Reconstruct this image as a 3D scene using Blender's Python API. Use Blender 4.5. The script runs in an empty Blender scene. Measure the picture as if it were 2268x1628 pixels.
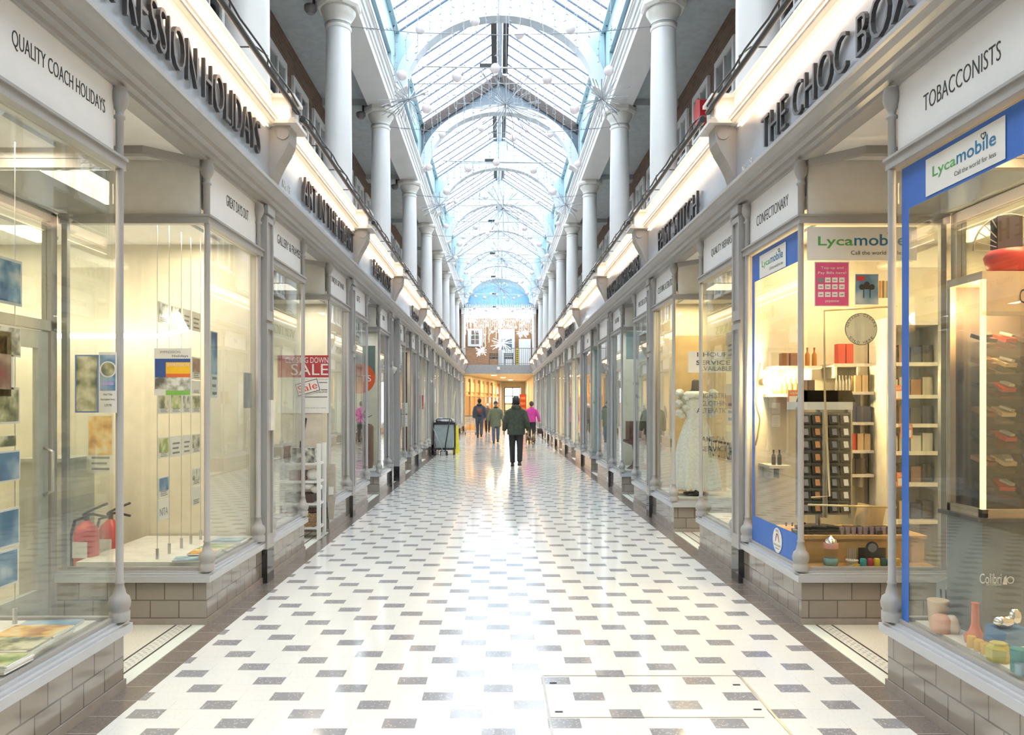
import bpy, bmesh, math, random
from mathutils import Vector, Matrix
R=random.Random(7)
PI=math.pi
sc=bpy.context.scene
COL=sc.collection
ORG={}
F=1703.0; HC=1.58; CX=-0.043; VX=1103.0; VY=896.0
def wx(px,Y): return CX+(px-VX)/F*Y
def wz(py,Y): return HC+(VY-py)/F*Y
# ------------------------------------------------------------ materials
MATS={}
class NT:
    def __init__(s,name):
        s.m=bpy.data.materials.new(name); s.m.use_nodes=True; s.t=s.m.node_tree; s.t.nodes.clear()
        s.out=s.t.nodes.new('ShaderNodeOutputMaterial')
    def n(s,ty,ins=None,**kw):
        nd=s.t.nodes.new('ShaderNode'+ty)
        for k,v in kw.items(): setattr(nd,k,v)
        for k,v in (ins or {}).items(): s.set(nd.inputs[k],v)
        return nd
    def set(s,sock,v):
        if isinstance(v,bpy.types.NodeSocket): s.t.links.new(v,sock)
        else:
            if hasattr(sock.default_value,'__len__') and not hasattr(v,'__len__'): v=(v,v,v)
            if sock.type=='RGBA' and len(v)==3: v=(*v,1)
            sock.default_value=v
    def mt(s,op,a,b=0.0,c=0.0):
        nd=s.t.nodes.new('ShaderNodeMath'); nd.operation=op
        s.set(nd.inputs[0],a); s.set(nd.inputs[1],b); s.set(nd.inputs[2],c); return nd.outputs[0]
    def mix(s,f,a,b,bt='MIX'):
        nd=s.t.nodes.new('ShaderNodeMix'); nd.data_type='RGBA'; nd.blend_type=bt
        s.set(nd.inputs[0],f); s.set(nd.inputs[6],a); s.set(nd.inputs[7],b); return nd.outputs[2]
    def pos(s): return s.n('NewGeometry').outputs['Position']
    def xyz(s):
        sp=s.n('SeparateXYZ',{0:s.pos()}); return sp.outputs
    def bsdf(s,**k):
        b=s.n('BsdfPrincipled')
        for kk,v in k.items(): s.set(b.inputs[kk.replace('_',' ')],v)
        return b
    def done(s,b):
        s.t.links.new(b.outputs[0],s.out.inputs[0]); return s.m
def pm(name,c,rough=.5,metal=0,var=.06,scale=9,bump=0,spec=.5,coat=0,em=None,es=0,trans=0,c2=None,fac2=.5):
    if name in MATS: return MATS[name]
    k=NT(name)
    nz=k.n('TexNoise',{'Vector':k.pos(),'Scale':scale,'Detail':1.5})
    a=tuple(x*(1-var) for x in c); b=tuple(min(1,x*(1+var)) for x in c)
    if c2: b=c2
    rp=k.n('MapRange',{0:nz.outputs[0],1:.5-.25*fac2,2:.5+.25*fac2})
    col=k.mix(rp.outputs[0],a,b)
    d=dict(Base_Color=col,Roughness=rough,Metallic=metal,Specular_IOR_Level=spec)
    if coat: d['Coat_Weight']=coat; d['Coat_Roughness']=.05
    if trans: d['Transmission_Weight']=trans
    bs=k.bsdf(**d)
    if em: k.set(bs.inputs['Emission Color'],em); bs.inputs['Emission Strength'].default_value=es
    if bump:
        bp=k.n('Bump',{'Height':nz.outputs[0],'Strength':bump,'Distance':.02}); k.set(bs.inputs['Normal'],bp.outputs[0])
    MATS[name]=k.done(bs); return MATS[name]
def C(name,c,rough=.55,**kw): return pm(name,c,rough,**kw)
def glass(name,tint=(1,1,1),gl=1.0,op=0.0):
    k=NT(name)
    g=k.n('NewGeometry')
    dt=k.n('VectorMath',{0:g.outputs['Incoming'],1:g.outputs['Normal']},operation='DOT_PRODUCT')
    a=k.mt('ABSOLUTE',dt.outputs['Value']); o=k.mt('SUBTRACT',1.0,a); p=k.mt('POWER',o,5.0)
    f=k.mt('MULTIPLY_ADD',p,.95*gl,.045*gl)
    tr=k.n('BsdfTransparent',{0:tint}); gs=k.n('BsdfGlossy',{0:(1,1,1),'Roughness':0.0})
    base=tr.outputs[0]
    if op:
        df=k.n('BsdfTranslucent',{0:tint}); ms=k.n('MixShader',{0:op}); k.t.links.new(base,ms.inputs[1]); k.t.links.new(df.outputs[0],ms.inputs[2]); base=ms.outputs[0]
    mx=k.n('MixShader',{0:f}); k.t.links.new(base,mx.inputs[1]); k.t.links.new(gs.outputs[0],mx.inputs[2])
    MATS[name]=k.done(mx); return MATS[name]
def brick(name,c1,c2,mort,bw,rh,ms,rough,zoff=0,bump=.6,bias=0,yoff=0,coat=0,nvar=.25):
    k=NT(name); x,y,z=k.xyz()[0:3]
    u=k.mt('ADD',k.mt('ADD',x,y),yoff); v=k.mt('SUBTRACT',z,zoff)
    vec=k.n('CombineXYZ',{0:u,1:v,2:0.0}).outputs[0]
    b=k.n('TexBrick',{'Vector':vec,'Color1':c1,'Color2':c2,'Mortar':mort,'Scale':1.0,'Mortar Size':ms,'Mortar Smooth':.15,'Bias':bias,'Brick Width':bw,'Row Height':rh})
    nz=k.n('TexNoise',{'Vector':k.pos(),'Scale':6.0,'Detail':4})
    col=k.mix(nvar,b.outputs[0],nz.outputs[0],'SOFT_LIGHT')
    bs=k.bsdf(Base_Color=col,Roughness=rough)
    if coat: bs.inputs['Coat Weight'].default_value=coat; bs.inputs['Coat Roughness'].default_value=.06
    bp=k.n('Bump',{'Height':k.mt('SUBTRACT',1.0,b.outputs[1]),'Strength':bump,'Distance':.006}); k.set(bs.inputs['Normal'],bp.outputs[0])
    MATS[name]=k.done(bs); return MATS[name]
def terrazzo():
    k=NT('terrazzo'); x,y,z=k.xyz()[0:3]
    px=k.mt('DIVIDE',k.mt('SUBTRACT',x,.3678),.1635); py=k.mt('DIVIDE',k.mt('SUBTRACT',y,4.104),.1175)
    i=k.mt('FLOOR',px); r=k.mt('FLOOR',py)
    q=k.mt('FLOORED_MODULO',k.mt('ADD',k.mt('SUBTRACT',i,k.mt('MULTIPLY',r,2.0)),.5),5.0)
    dark=k.mt('LESS_THAN',q,1.0)
    ed=k.mt('LESS_THAN',k.mt('ABSOLUTE',k.mt('SUBTRACT',x,0.0)),1.955)
    fx=k.mt('FRACT',px); fy=k.mt('FRACT',py)
    jx=k.mt('LESS_THAN',fx,.022); jy=k.mt('LESS_THAN',fy,.03)
    q2=k.mt('LESS_THAN',k.mt('FLOORED_MODULO',k.mt('ADD',q,1.0),5.0),2.0)
    jj=k.mt('MULTIPLY',k.mt('MAXIMUM',k.mt('MULTIPLY',jx,q2),k.mt('MULTIPLY',jy,q2)),.18)
    vo=k.n('TexVoronoi',{'Vector':k.pos(),'Scale':95.0}); ch=k.n('SeparateColor',{0:vo.outputs['Color']}).outputs[0]
    chip=k.mt('GREATER_THAN',ch,.80); chipd=k.mt('LESS_THAN',vo.outputs['Distance'],.42)
    cp=k.mt('MULTIPLY',chip,chipd)
    nz=k.n('TexNoise',{'Vector':k.pos(),'Scale':1.1,'Detail':3}).outputs[0]
    wh=k.mix(nz,(.76,.74,.70),(.83,.82,.79)); wh=k.mix(k.mt('MULTIPLY',cp,.16),wh,(.35,.31,.27))
    dk=k.mix(k.mt('MULTIPLY',cp,.65),(.265,.26,.285),(.78,.74,.72)); dk=k.mix(k.mt('MULTIPLY',ch,.3),dk,(.40,.35,.36))
    col=k.mix(dark,wh,dk); col=k.mix(jj,col,(.25,.23,.2))
    gr=k.mt('LESS_THAN',k.mt('ABSOLUTE',k.mt('SUBTRACT',k.mt('FLOORED_MODULO',k.mt('SUBTRACT',y,6.84),7.83),0.0)),.006)
    col=k.mix(k.mt('MULTIPLY',gr,.45),col,(.3,.28,.25))
    bs=k.bsdf(Base_Color=col,Roughness=k.mt('MULTIPLY_ADD',nz,.10,.10),Specular_IOR_Level=.5,Coat_Weight=.35,Coat_Roughness=.05)
    MATS['terrazzo']=k.done(bs)
def border():
    k=NT('border_terrazzo'); x,y,z=k.xyz()[0:3]
    fy=k.mt('FRACT',k.mt('DIVIDE',y,.205)); j=k.mt('LESS_THAN',fy,.02)
    vo=k.n('TexVoronoi',{'Vector':k.pos(),'Scale':170.0}); ch=k.n('SeparateColor',{0:vo.outputs['Color']}).outputs[0]
    nz=k.n('TexNoise',{'Vector':k.pos(),'Scale':3.0,'Detail':3}).outputs[0]
    a=k.mix(nz,(.11,.085,.07),(.20,.165,.145)); col=k.mix(k.mt('MULTIPLY',ch,.4),a,(.32,.27,.24)); col=k.mix(k.mt('MULTIPLY',j,.6),col,(.6,.55,.5))
    bs=k.bsdf(Base_Color=col,Roughness=.22,Coat_Weight=.3,Coat_Roughness=.08); MATS['border_terrazzo']=k.done(bs)
def mosaic():
    k=NT('lobby_mosaic'); x,y,z=k.xyz()[0:3]; ax=k.mt('ABSOLUTE',x)
    vo=k.n('TexVoronoi',{'Vector':k.pos(),'Scale':70.0}); vd=vo.outputs['Distance']
    base=k.mix(k.mt('MULTIPLY',vd,.5),(.80,.77,.68),(.55,.5,.42))
    def band(lo,hi): return k.mt('MULTIPLY',k.mt('GREATER_THAN',ax,lo),k.mt('LESS_THAN',ax,hi))
    ln=k.mt('MAXIMUM',band(2.225,2.24),band(2.335,2.35))
    fy=k.mt('FRACT',k.mt('DIVIDE',k.mt('ADD',y,ax),.055)); fz=k.mt('FRACT',k.mt('DIVIDE',k.mt('SUBTRACT',y,ax),.055))
    ck=k.mt('MULTIPLY',k.mt('MULTIPLY',k.mt('LESS_THAN',fy,.5),k.mt('LESS_THAN',fz,.5)),band(2.255,2.32))
    col=k.mix(ck,base,(.42,.47,.5)); col=k.mix(ln,col,(.06,.06,.06)); st=k.mt('LESS_THAN',ax,2.225)
    rib=k.mt('LESS_THAN',k.mt('FRACT',k.mt('DIVIDE',ax,.018)),.25)
    col=k.mix(st,col,k.mix(k.mt('MULTIPLY',rib,.3),(.78,.80,.72),(.45,.47,.42)))
    MATS['lobby_mosaic']=k.done(k.bsdf(Base_Color=col,Roughness=.35))
def picture(name,cols,scale=6,seed=0,stretch=(1,1,1)):
    k=NT(name)
    mp=k.n('Mapping',{'Vector':k.pos(),'Location':(seed*3.1,seed*1.7,seed),'Scale':stretch})
    nz=k.n('TexNoise',{'Vector':mp.outputs[0],'Scale':scale,'Detail':2})
    cr=k.n('ValToRGB',{0:nz.outputs[0]}); e=cr.color_ramp; n=len(cols)
    while len(e.elements)<n: e.elements.new(.5)
    for i,c in enumerate(cols): e.elements[i].position=.36+.28*i/(n-1); e.elements[i].color=(*c,1)
    MATS[name]=k.done(k.bsdf(Base_Color=cr.outputs[0],Roughness=.35)); return MATS[name]
def emit(name,c,s):
    k=NT(name); nz=k.n('TexNoise',{'Vector':k.pos(),'Scale':3.0}); e=k.n('Emission',{0:k.mix(k.mt('MULTIPLY',nz.outputs[0],.1),c,(1,1,1)),1:s}); MATS[name]=k.done(e); return MATS[name]
terrazzo(); border(); mosaic()
glass('shop_glass',(.955,.975,.965)); glass('roof_glass',(.97,.99,1.0),.5,.12); glass('upper_glass',(.5,.55,.55),2.2)
glass('clear_acrylic',(.95,.96,.96),1.2)
M=MATS
WHITE=C('white_gloss_paint',(.80,.80,.80),.35,var=.015,scale=2)
GREY=C('shopfront_grey_paint',(.40,.385,.375),.38,var=.03,scale=4)
LGREY=C('sill_pale_grey_paint',(.52,.53,.57),.22,var=.02,scale=3,coat=.4)
FRZ=C('fascia_pale_paint',(.38,.42,.49),.24,var=.03,scale=2,coat=.35,bump=.06)
CREAM=C('cream_paint',(.87,.84,.80),.5,var=.02)
SIGNW=C('white_sign_board',(.90,.89,.89),.3,var=.01)
ARCHW=C('arch_pale_paint',(.56,.60,.64),.4,var=.015,scale=2)
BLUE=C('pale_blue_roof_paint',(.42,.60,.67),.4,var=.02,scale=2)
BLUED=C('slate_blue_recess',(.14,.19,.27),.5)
BARB=C('glazing_bar_paint',(.045,.075,.14),.4)
SLATE=C('slate_grey_panel',(.12,.155,.19),.5)
BROWNB=C('dark_timber',(.035,.028,.027),.6,scale=30,c2=(.07,.055,.05))
CEIL=C('gallery_ceiling_paint',(.42,.46,.48),.7)
BLACK=C('black_granite',(.022,.021,.022),.12,coat=.5)
DK=C('lettering_charcoal',(.055,.055,.06),.35)
INK=C('black_ink',(.03,.03,.03),.6)
BLKP=C('black_plastic',(.035,.035,.038),.4)
STEEL=C('brushed_steel',(.6,.6,.61),.3,metal=1)
WOOD=C('warm_wood',(.50,.27,.10),.45,c2=(.62,.36,.15),scale=14)
DWOOD=C('dark_brown_wood',(.16,.065,.04),.35,c2=(.24,.10,.06),scale=14)
STEM=emit('sparkler_white',(1,1,1),1.1)
BALL=C('frosted_ball',(.72,.67,.72),.25,em=(1,.96,1),es=.12)
RED=C('red_enamel',(.62,.03,.035),.3); BRICK=brick('brown_brick',(.15,.095,.07),(.21,.145,.105),(.26,.21,.175),.225,.075,.006,.8)
BRICKR=brick('orange_brick',(.42,.17,.07),(.52,.24,.10),(.5,.36,.24),.225,.075,.006,.8)
RISER=brick('glazed_riser_tile',(.29,.25,.22),(.335,.295,.265),(.14,.12,.105),.205,.128,.0045,.12,zoff=.05,bump=1.0,coat=.7,nvar=.12)
# ------------------------------------------------------------ mesh builder
FONT=None; TCACHE={}
def text_geo(s,off=0.0):
    key=(s,off)
    if key in TCACHE: return TCACHE[key]
    cu=bpy.data.curves.new('t','FONT'); cu.body=s; cu.size=1; cu.resolution_u=3; cu.offset=off
    ob=bpy.data.objects.new('t',cu); me=bpy.data.meshes.new_from_object(ob)
    vs=[(v.co.x,v.co.y) for v in me.vertices]; fs=[tuple(p.vertices) for p in me.polygons]
    xs=[v[0] for v in vs]; ys=[v[1] for v in vs]
    x0,x1,y0,y1=min(xs),max(xs),min(0,min(ys)),max(ys)
    y0b=min(ys)
    # border edges for thickness
    cnt={}
    for f in fs:
        for a,b in zip(f,f[1:]+f[:1]): cnt[(a,b)]=1
    bd=[e for e in cnt if (e[1],e[0]) not in cnt]
    r=(vs,fs,bd,x0,x1,y0b,y1); TCACHE[key]=r
    bpy.data.objects.remove(ob); bpy.data.meshes.remove(me); bpy.data.curves.remove(cu)
    return r
class MB:
    def __init__(s): s.v=[]; s.f=[]; s.m=[]; s.sm=[]
    def add(s,vs,fs,mi=0,smooth=False):
        o=len(s.v); s.v+= [tuple(v) for v in vs]
        for f in fs: s.f.append(tuple(o+i for i in f)); s.m.append(mi); s.sm.append(smooth)
        return s
    def box(s,x0,x1,y0,y1,z0,z1,mi=0):
        return s.add([(x0,y0,z0),(x1,y0,z0),(x1,y1,z0),(x0,y1,z0),(x0,y0,z1),(x1,y0,z1),(x1,y1,z1),(x0,y1,z1)],
            [(0,3,2,1),(4,5,6,7),(0,1,5,4),(1,2,6,5),(2,3,7,6),(3,0,4,7)],mi)
    def sb(s,sd,a0,a1,y0,y1,z0,z1,mi=0):
        return s.box(*sorted((sd*a0,sd*a1)),y0,y1,z0,z1,mi)
    def cb(s,c,d,rot=0,mi=0,tilt=None):
        m=Matrix.Rotation(rot,3,'Z')
        if tilt: m=m@Matrix.Rotation(tilt[1],3,tilt[0])
        vs=[Vector(c)+m@Vector((sx*d[0]/2,sy*d[1]/2,sz*d[2]/2)) for sz in(-1,1) for sx,sy in((-1,-1),(1,-1),(1,1),(-1,1))]
        return s.add(vs,[(0,3,2,1),(4,5,6,7),(0,1,5,4),(1,2,6,5),(2,3,7,6),(3,0,4,7)],mi)
    def ext(s,prof,sd,y0,y1,mi=0,smooth=False):   # profile (a,z) extruded along Y
        n=len(prof); vs=[(sd*a,y0,z) for a,z in prof]+[(sd*a,y1,z) for a,z in prof]
        fs=[tuple(range(n)),tuple(range(2*n-1,n-1,-1))]+[(i,(i+1)%n,n+(i+1)%n,n+i) for i in range(n)]
        return s.add(vs,fs,mi)
    def prism(s,pts,z0,z1,mi=0):                  # plan polygon extruded up
        n=len(pts); vs=[(x,y,z0) for x,y in pts]+[(x,y,z1) for x,y in pts]
        return s.add(vs,[tuple(range(n)),tuple(range(2*n-1,n-1,-1))]+[(i,(i+1)%n,n+(i+1)%n,n+i) for i in range(n)],mi)
    def cyl(s,p0,p1,r0,r1=None,n=10,mi=0,cap=True):
        r1=r0 if r1 is None else r1; p0=Vector(p0);p1=Vector(p1); d=(p1-p0).normalized()
        a=d.orthogonal().normalized(); b=d.cross(a); vs=[];
        for p,r in((p0,r0),(p1,r1)):
            for i in range(n): t=2*PI*i/n; vs.append(p+a*math.cos(t)*r+b*math.sin(t)*r)
        s.add(vs,[(i,(i+1)%n,n+(i+1)%n,n+i) for i in range(n)],mi,n>5)
        if cap: s.add(vs,[tuple(range(n)),tuple(range(n,2*n))],mi)
        return s
    def lathe(s,prof,c,n=20,mi=0,sq=None):
        x,y,z=c; vs=[];
        for r,h in prof:
            for i in range(n): t=2*PI*(i+.5)/n; vs.append((x+r*math.cos(t),y+r*math.sin(t),z+h))
        fs=[(j*n+i,j*n+(i+1)%n,(j+1)*n+(i+1)%n,(j+1)*n+i) for j in range(len(prof)-1) for i in range(n)]
        s.add(vs,fs,mi,n>8); k=(len(prof)-1)*n
        s.add(vs,[tuple(range(n)),tuple(range(k,k+n))],mi); return s
    def tube(s,pts,r,n=6,mi=0):
        pts=[Vector(p) for p in pts]; rs=r if hasattr(r,'__len__') else [r]*len(pts); vs=[]; a=None
        for i,p in enumerate(pts):
            d=(pts[min(i+1,len(pts)-1)]-pts[max(i-1,0)]).normalized()
            a=d.orthogonal().normalized() if a is None else (a-d*a.dot(d)).normalized()
            b=d.cross(a)
            for k in range(n): t=2*PI*k/n; vs.append(p+a*math.cos(t)*rs[i]+b*math.sin(t)*rs[i])
        m=len(pts); fs=[(j*n+i,j*n+(i+1)%n,(j+1)*n+(i+1)%n,(j+1)*n+i) for j in range(m-1) for i in range(n)]
        fs+=[tuple(range(n)),tuple(range((m-1)*n,m*n))]
        return s.add(vs,fs,mi,n>4)
    def sph(s,c,r,nu=12,nv=8,mi=0):
        r=r if hasattr(r,'__len__') else (r,r,r); vs=[(c[0],c[1],c[2]-r[2])]
        for j in range(1,nv):
            t=-PI/2+PI*j/nv
            for i in range(nu): p=2*PI*i/nu; vs.append((c[0]+r[0]*math.cos(t)*math.cos(p),c[1]+r[1]*math.cos(t)*math.sin(p),c[2]+r[2]*math.sin(t)))
        vs.append((c[0],c[1],c[2]+r[2])); L=len(vs)-1
        fs=[(0,1+(i+1)%nu,1+i) for i in range(nu)]+[(1+j*nu+i,1+j*nu+(i+1)%nu,1+(j+1)*nu+(i+1)%nu,1+(j+1)*nu+i) for j in range(nv-2) for i in range(nu)]
        fs+=[(L,1+(nv-2)*nu+i,1+(nv-2)*nu+(i+1)%nu) for i in range(nu)]
        return s.add(vs,fs,mi,True)
    def loft(s,secs,n=16,mi=0):  # secs: (x,y,z,rx,ry)
        vs=[]
        for x,y,z,rx,ry in secs:
            for i in range(n): t=2*PI*i/n; vs.append((x+rx*math.cos(t),y+ry*math.sin(t),z))
        m=len(secs); fs=[(j*n+i,j*n+(i+1)%n,(j+1)*n+(i+1)%n,(j+1)*n+i) for j in range(m-1) for i in range(n)]
        fs+=[tuple(range(n)),tuple(range((m-1)*n,m*n))]
        return s.add(vs,fs,mi,True)
    def build(s,name,mats,parent=None,kind=None,label=None,cat=None,group=None,recalc=True):
        if not isinstance(mats,(list,tuple)): mats=[mats]
        o=ORG.get(parent.name,(0,0,0)) if parent else (0,0,0)
        me=bpy.data.meshes.new(name); me.from_pydata([(x-o[0],y-o[1],z-o[2]) for x,y,z in s.v],[],s.f)
        for m in mats: me.materials.append(m)
        me.polygons.foreach_set('material_index',s.m); me.polygons.foreach_set('use_smooth',s.sm)
        if recalc:
            bm=bmesh.new(); bm.from_mesh(me); bmesh.ops.recalc_face_normals(bm,faces=bm.faces); bm.to_mesh(me); bm.free()
        ob=bpy.data.objects.new(name,me); COL.objects.link(ob)
        if parent: ob.parent=parent; ORG[ob.name]=o
        tag(ob,label,cat,group,kind); return ob
def tag(o,label=None,cat=None,group=None,kind=None):
    if label: o['label']=label
    if cat: o['category']=cat
    if group: o['group']=group
    if kind: o['kind']=kind
    return o
def root(name,label,cat,loc=(0,0,0),group=None,kind=None):
    o=bpy.data.objects.new(name,None); o.location=loc; COL.objects.link(o); ORG[o.name]=tuple(loc)
    return tag(o,label,cat,group,kind)
def copy_tree(o,parent=None,loc=None,label=None,group=None,rotz=None):
    c=o.copy(); COL.objects.link(c)
    if parent: c.parent=parent
    if loc is not None: c.location=loc
    if rotz is not None: c.rotation_euler.z=rotz
    if label: c['label']=label
    if group: c['group']=group
    for ch in list(o.children): copy_tree(ch,c)
    return c
class PL:   # a drawing plane: origin, right, up, normal
    def __init__(s,mb,o,r,u,nrm): s.b=mb; s.o=Vector(o); s.r=Vector(r); s.u=Vector(u); s.n=Vector(nrm)
    def P(s,a,b,d): return s.o+s.r*a+s.u*b+s.n*d
    def rect(s,u0,u1,v0,v1,d=.001,t=.001,mi=0):
        vs=[s.P(u,v,k) for k in(d-t,d) for u,v in((u0,v0),(u1,v0),(u1,v1),(u0,v1))]
        s.b.add(vs,[(0,3,2,1),(4,5,6,7),(0,1,5,4),(1,2,6,5),(2,3,7,6),(3,0,4,7)],mi); return s
    def poly(s,pts,d=.001,t=.001,mi=0):
        n=len(pts); vs=[s.P(u,v,k) for k in(d-t,d) for u,v in pts]
        s.b.add(vs,[tuple(range(n-1,-1,-1)),tuple(range(n,2*n))]+[(i,(i+1)%n,n+(i+1)%n,n+i) for i in range(n)],mi); return s
    def disc(s,u,v,r,d=.001,t=.001,mi=0,n=28): return s.poly([(u+r*math.cos(2*PI*i/n),v+r*math.sin(2*PI*i/n)) for i in range(n)],d,t,mi)
    def text(s,tx,u0,u1,v0,h,d=.001,t=.001,mi=0,off=0.0,rot=0.0):
        vs,fs,bd,x0,x1,y0,y1=text_geo(tx,off); sx=(u1-u0)/(x1-x0); sy=h/(y1-y0)
        c,sn=math.cos(rot),math.sin(rot); n=len(vs); out=[]
        for k in(d,d-t):
            for x,y in vs:
                a=(x-x0)*sx; b=(y-y0)*sy; out.append(s.P(u0+a*c-b*sn,v0+a*sn+b*c,k))
        s.b.add(out,list(fs)+([tuple(n+i for i in f[::-1]) for f in fs] if t>.003 else [])+([(a,b,n+b,n+a) for a,b in bd] if t>.0015 else []),mi); return s
def side(mb,sd,a): return PL(mb,(sd*a,0,0),(0,1,0) if sd<0 else (0,-1,0),(0,0,1),(-sd,0,0))
def face(mb,Y): return PL(mb,(0,Y,0),(1,0,0),(0,0,1),(0,-1,0))
def nth(n,near='nearest'): return near if n==0 else (ORDS[n] if n>0 else 'out-of-view rear')
ORDS=['nearest','second','third','fourth','fifth','sixth','seventh','eighth','ninth','tenth','eleventh','twelfth','thirteenth','fourteenth']
# ------------------------------------------------------------ shell
K=[-5.2,-1.2,2.8,6.79,10.8,14.8,19.7,24.4,28.8,33.2,37.5,41.7,45.9]
b=MB()
b.box(-1.965,1.965,-6.5,63,-.12,0,0)
for sd in(-1,1): b.sb(sd,1.965,4,46.2,63,-.12,0,1)
for sd in(-1,1):
    b.sb(sd,1.965,2.14,-6.5,46.2,-.12,0,1)
    b.sb(sd,2.14,7.2,-6.5,46.2,-.12,0,3)
BAYS={-1:[],1:[]}
for i in range(len(K)-1):
    a,c=K[i],K[i+1]
    BAYS[1].append((a,c,'shop'))
    if a==14.8: BAYS[-1]+=[(14.8,15.9,'pass'),(15.9,19.7,'shop')]
    elif a==19.7: BAYS[-1]+=[(19.7,23.3,'shop'),(23.3,24.4,'pass')]
    else: BAYS[-1].append((a,c,'shop'))
for sd in(-1,1):
    for a,c,t in BAYS[sd]:
        if t=='shop':
            m=(a+c)/2+.1; b.sb(sd,2.135,3.24,m-.61,m+.61,.0005,.006,2)
b.build('floor',[M['terrazzo'],M['border_terrazzo'],M['lobby_mosaic'],C('shop_floor',(.62,.58,.52),.4)],kind='structure')
# gallery and roof shell
WIN=0
def gwindow(sd,y,z0=5.4,z1=7.0,w=1.0):
    global WIN; WIN+=1
    r=root('window_%d'%WIN,None,None,(sd*3.45,y,z0),kind='structure')
    f=MB()
    for q in((y-w/2,y-w/2+.09,z0,z1),(y+w/2-.09,y+w/2,z0,z1),(y-w/2+.09,y+w/2-.09,z1-.1,z1),(y-w/2+.09,y+w/2-.09,z0,z0+.09),(y-w/2+.09,y+w/2-.09,(z0+z1)/2-.025,(z0+z1)/2+.025),(y-.02,y+.02,z0+.09,(z0+z1)/2-.025),(y-.02,y+.02,(z0+z1)/2+.025,z1-.1)):
        f.sb(sd,3.40,3.47,*q)
    f.sb(sd,3.35,3.47,y-w/2-.04,y+w/2+.04,z0-.06,z0)
    f.build('window_frame',WHITE,r); MB().sb(sd,3.42,3.43,y-w/2+.05,y+w/2-.05,z0+.05,z1-.05).build('window_pane',M['upper_glass'],r)
for sd in(-1,1):
    sn='left' if sd<0 else 'right'
    ys=[y for y in [11.75+1.4*i for i in range(-11,24)] if -4<y<44.5]
    w=MB(); yy=-6.5; z0,z1,hw=5.4,7.0,.5
    w.sb(sd,3.45,3.6,-6.5,46.2,3.9,z0); w.sb(sd,3.45,3.6,-6.5,46.2,z1,7.62)
    for y in ys+[99]:
        w.sb(sd,3.45,3.6,yy,min(y-hw,46.2),z0,z1); yy=y+hw
    w.build('wall_'+sn,BRICK,kind='structure')
    for y in ys: gwindow(sd,y)
    d=MB(); d.sb(sd,3.6,4.6,-6.5,46.2,5.0,5.02); d.sb(sd,4.6,4.7,-6.5,46.2,3.9,7.62); d.build('wall_%s_rooms'%sn,C('dim_room_wall',(.5,.45,.4)),kind='structure')
    g=MB(); g.sb(sd,2.1,4.7,-6.5,46.2,3.42,3.95); g.build('floor_gallery_'+sn,CREAM,kind='structure')
    g=MB(); g.sb(sd,2.5,4.7,-6.5,46.2,7.5,7.62)
    for k in K[1:-1]: g.sb(sd,2.5,3.46,k+.1,k+.46,7.38,7.5)
    g.build('ceiling_gallery_'+sn,CEIL,kind='structure')
    g=MB(); g.ext([(2.56,7.35),(2.10,7.35),(2.10,7.47),(2.075,7.49),(2.075,7.56),(2.05,7.57),(2.03,7.61),(2.0,7.63),(2.0,7.655),(1.98,7.66),(1.98,7.73),(2.04,7.76),(2.56,7.76)],sd,-6.5,46.2)
    g.build('trim_1' if sd<0 else 'trim_2',WHITE,kind='structure')
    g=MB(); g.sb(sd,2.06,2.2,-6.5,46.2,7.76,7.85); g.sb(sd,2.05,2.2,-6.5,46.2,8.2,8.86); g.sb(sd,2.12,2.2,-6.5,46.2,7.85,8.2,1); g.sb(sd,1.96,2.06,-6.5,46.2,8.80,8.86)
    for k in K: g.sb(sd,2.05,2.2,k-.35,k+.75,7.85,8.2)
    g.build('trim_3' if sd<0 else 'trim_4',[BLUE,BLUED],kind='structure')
    g=MB(); g.sb(sd,2.2,4.7,-6.5,46.2,8.0,8.86); g.build('ceiling_void_'+sn,SLATE,kind='structure')
    # shop shells
    g=MB(); g.sb(sd,7.0,7.15,-6.5,46.2,0,3.42)
    cl=MB(); cl.sb(sd,3.3,7.1,-6.5,46.2,3.0,3.1)
    for a,c,t in BAYS[sd]:
        g.sb(sd,2.24,7.0,a+.04,a+.16,0,3.42)
        if t=='shop':
            m=(a+c)/2+.1; cl.sb(sd,2.2,3.3,a+.16,m-.66,3.0,3.1); cl.sb(sd,2.2,3.3,m+.66,c+.04,3.0,3.1)
            cl.sb(sd,3.14,3.3,m-.66,m+.66,2.95,3.36)
        else: cl.sb(sd,2.2,3.3,a+.16,c+.04,3.0,3.1)
    g.build('wall_shop_'+sn,C('shop_wall_cream',(.80,.74,.60),.6,var=.03),kind='structure')
    cl.build('ceiling_shop_'+sn,CREAM,kind='structure')
# back end behind the viewpoint
MB().box(-4.7,4.7,-6.7,-6.5,0,10.6).build('wall_back',C('pale_stone',(.72,.7,.66),.7),kind='structure')
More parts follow.
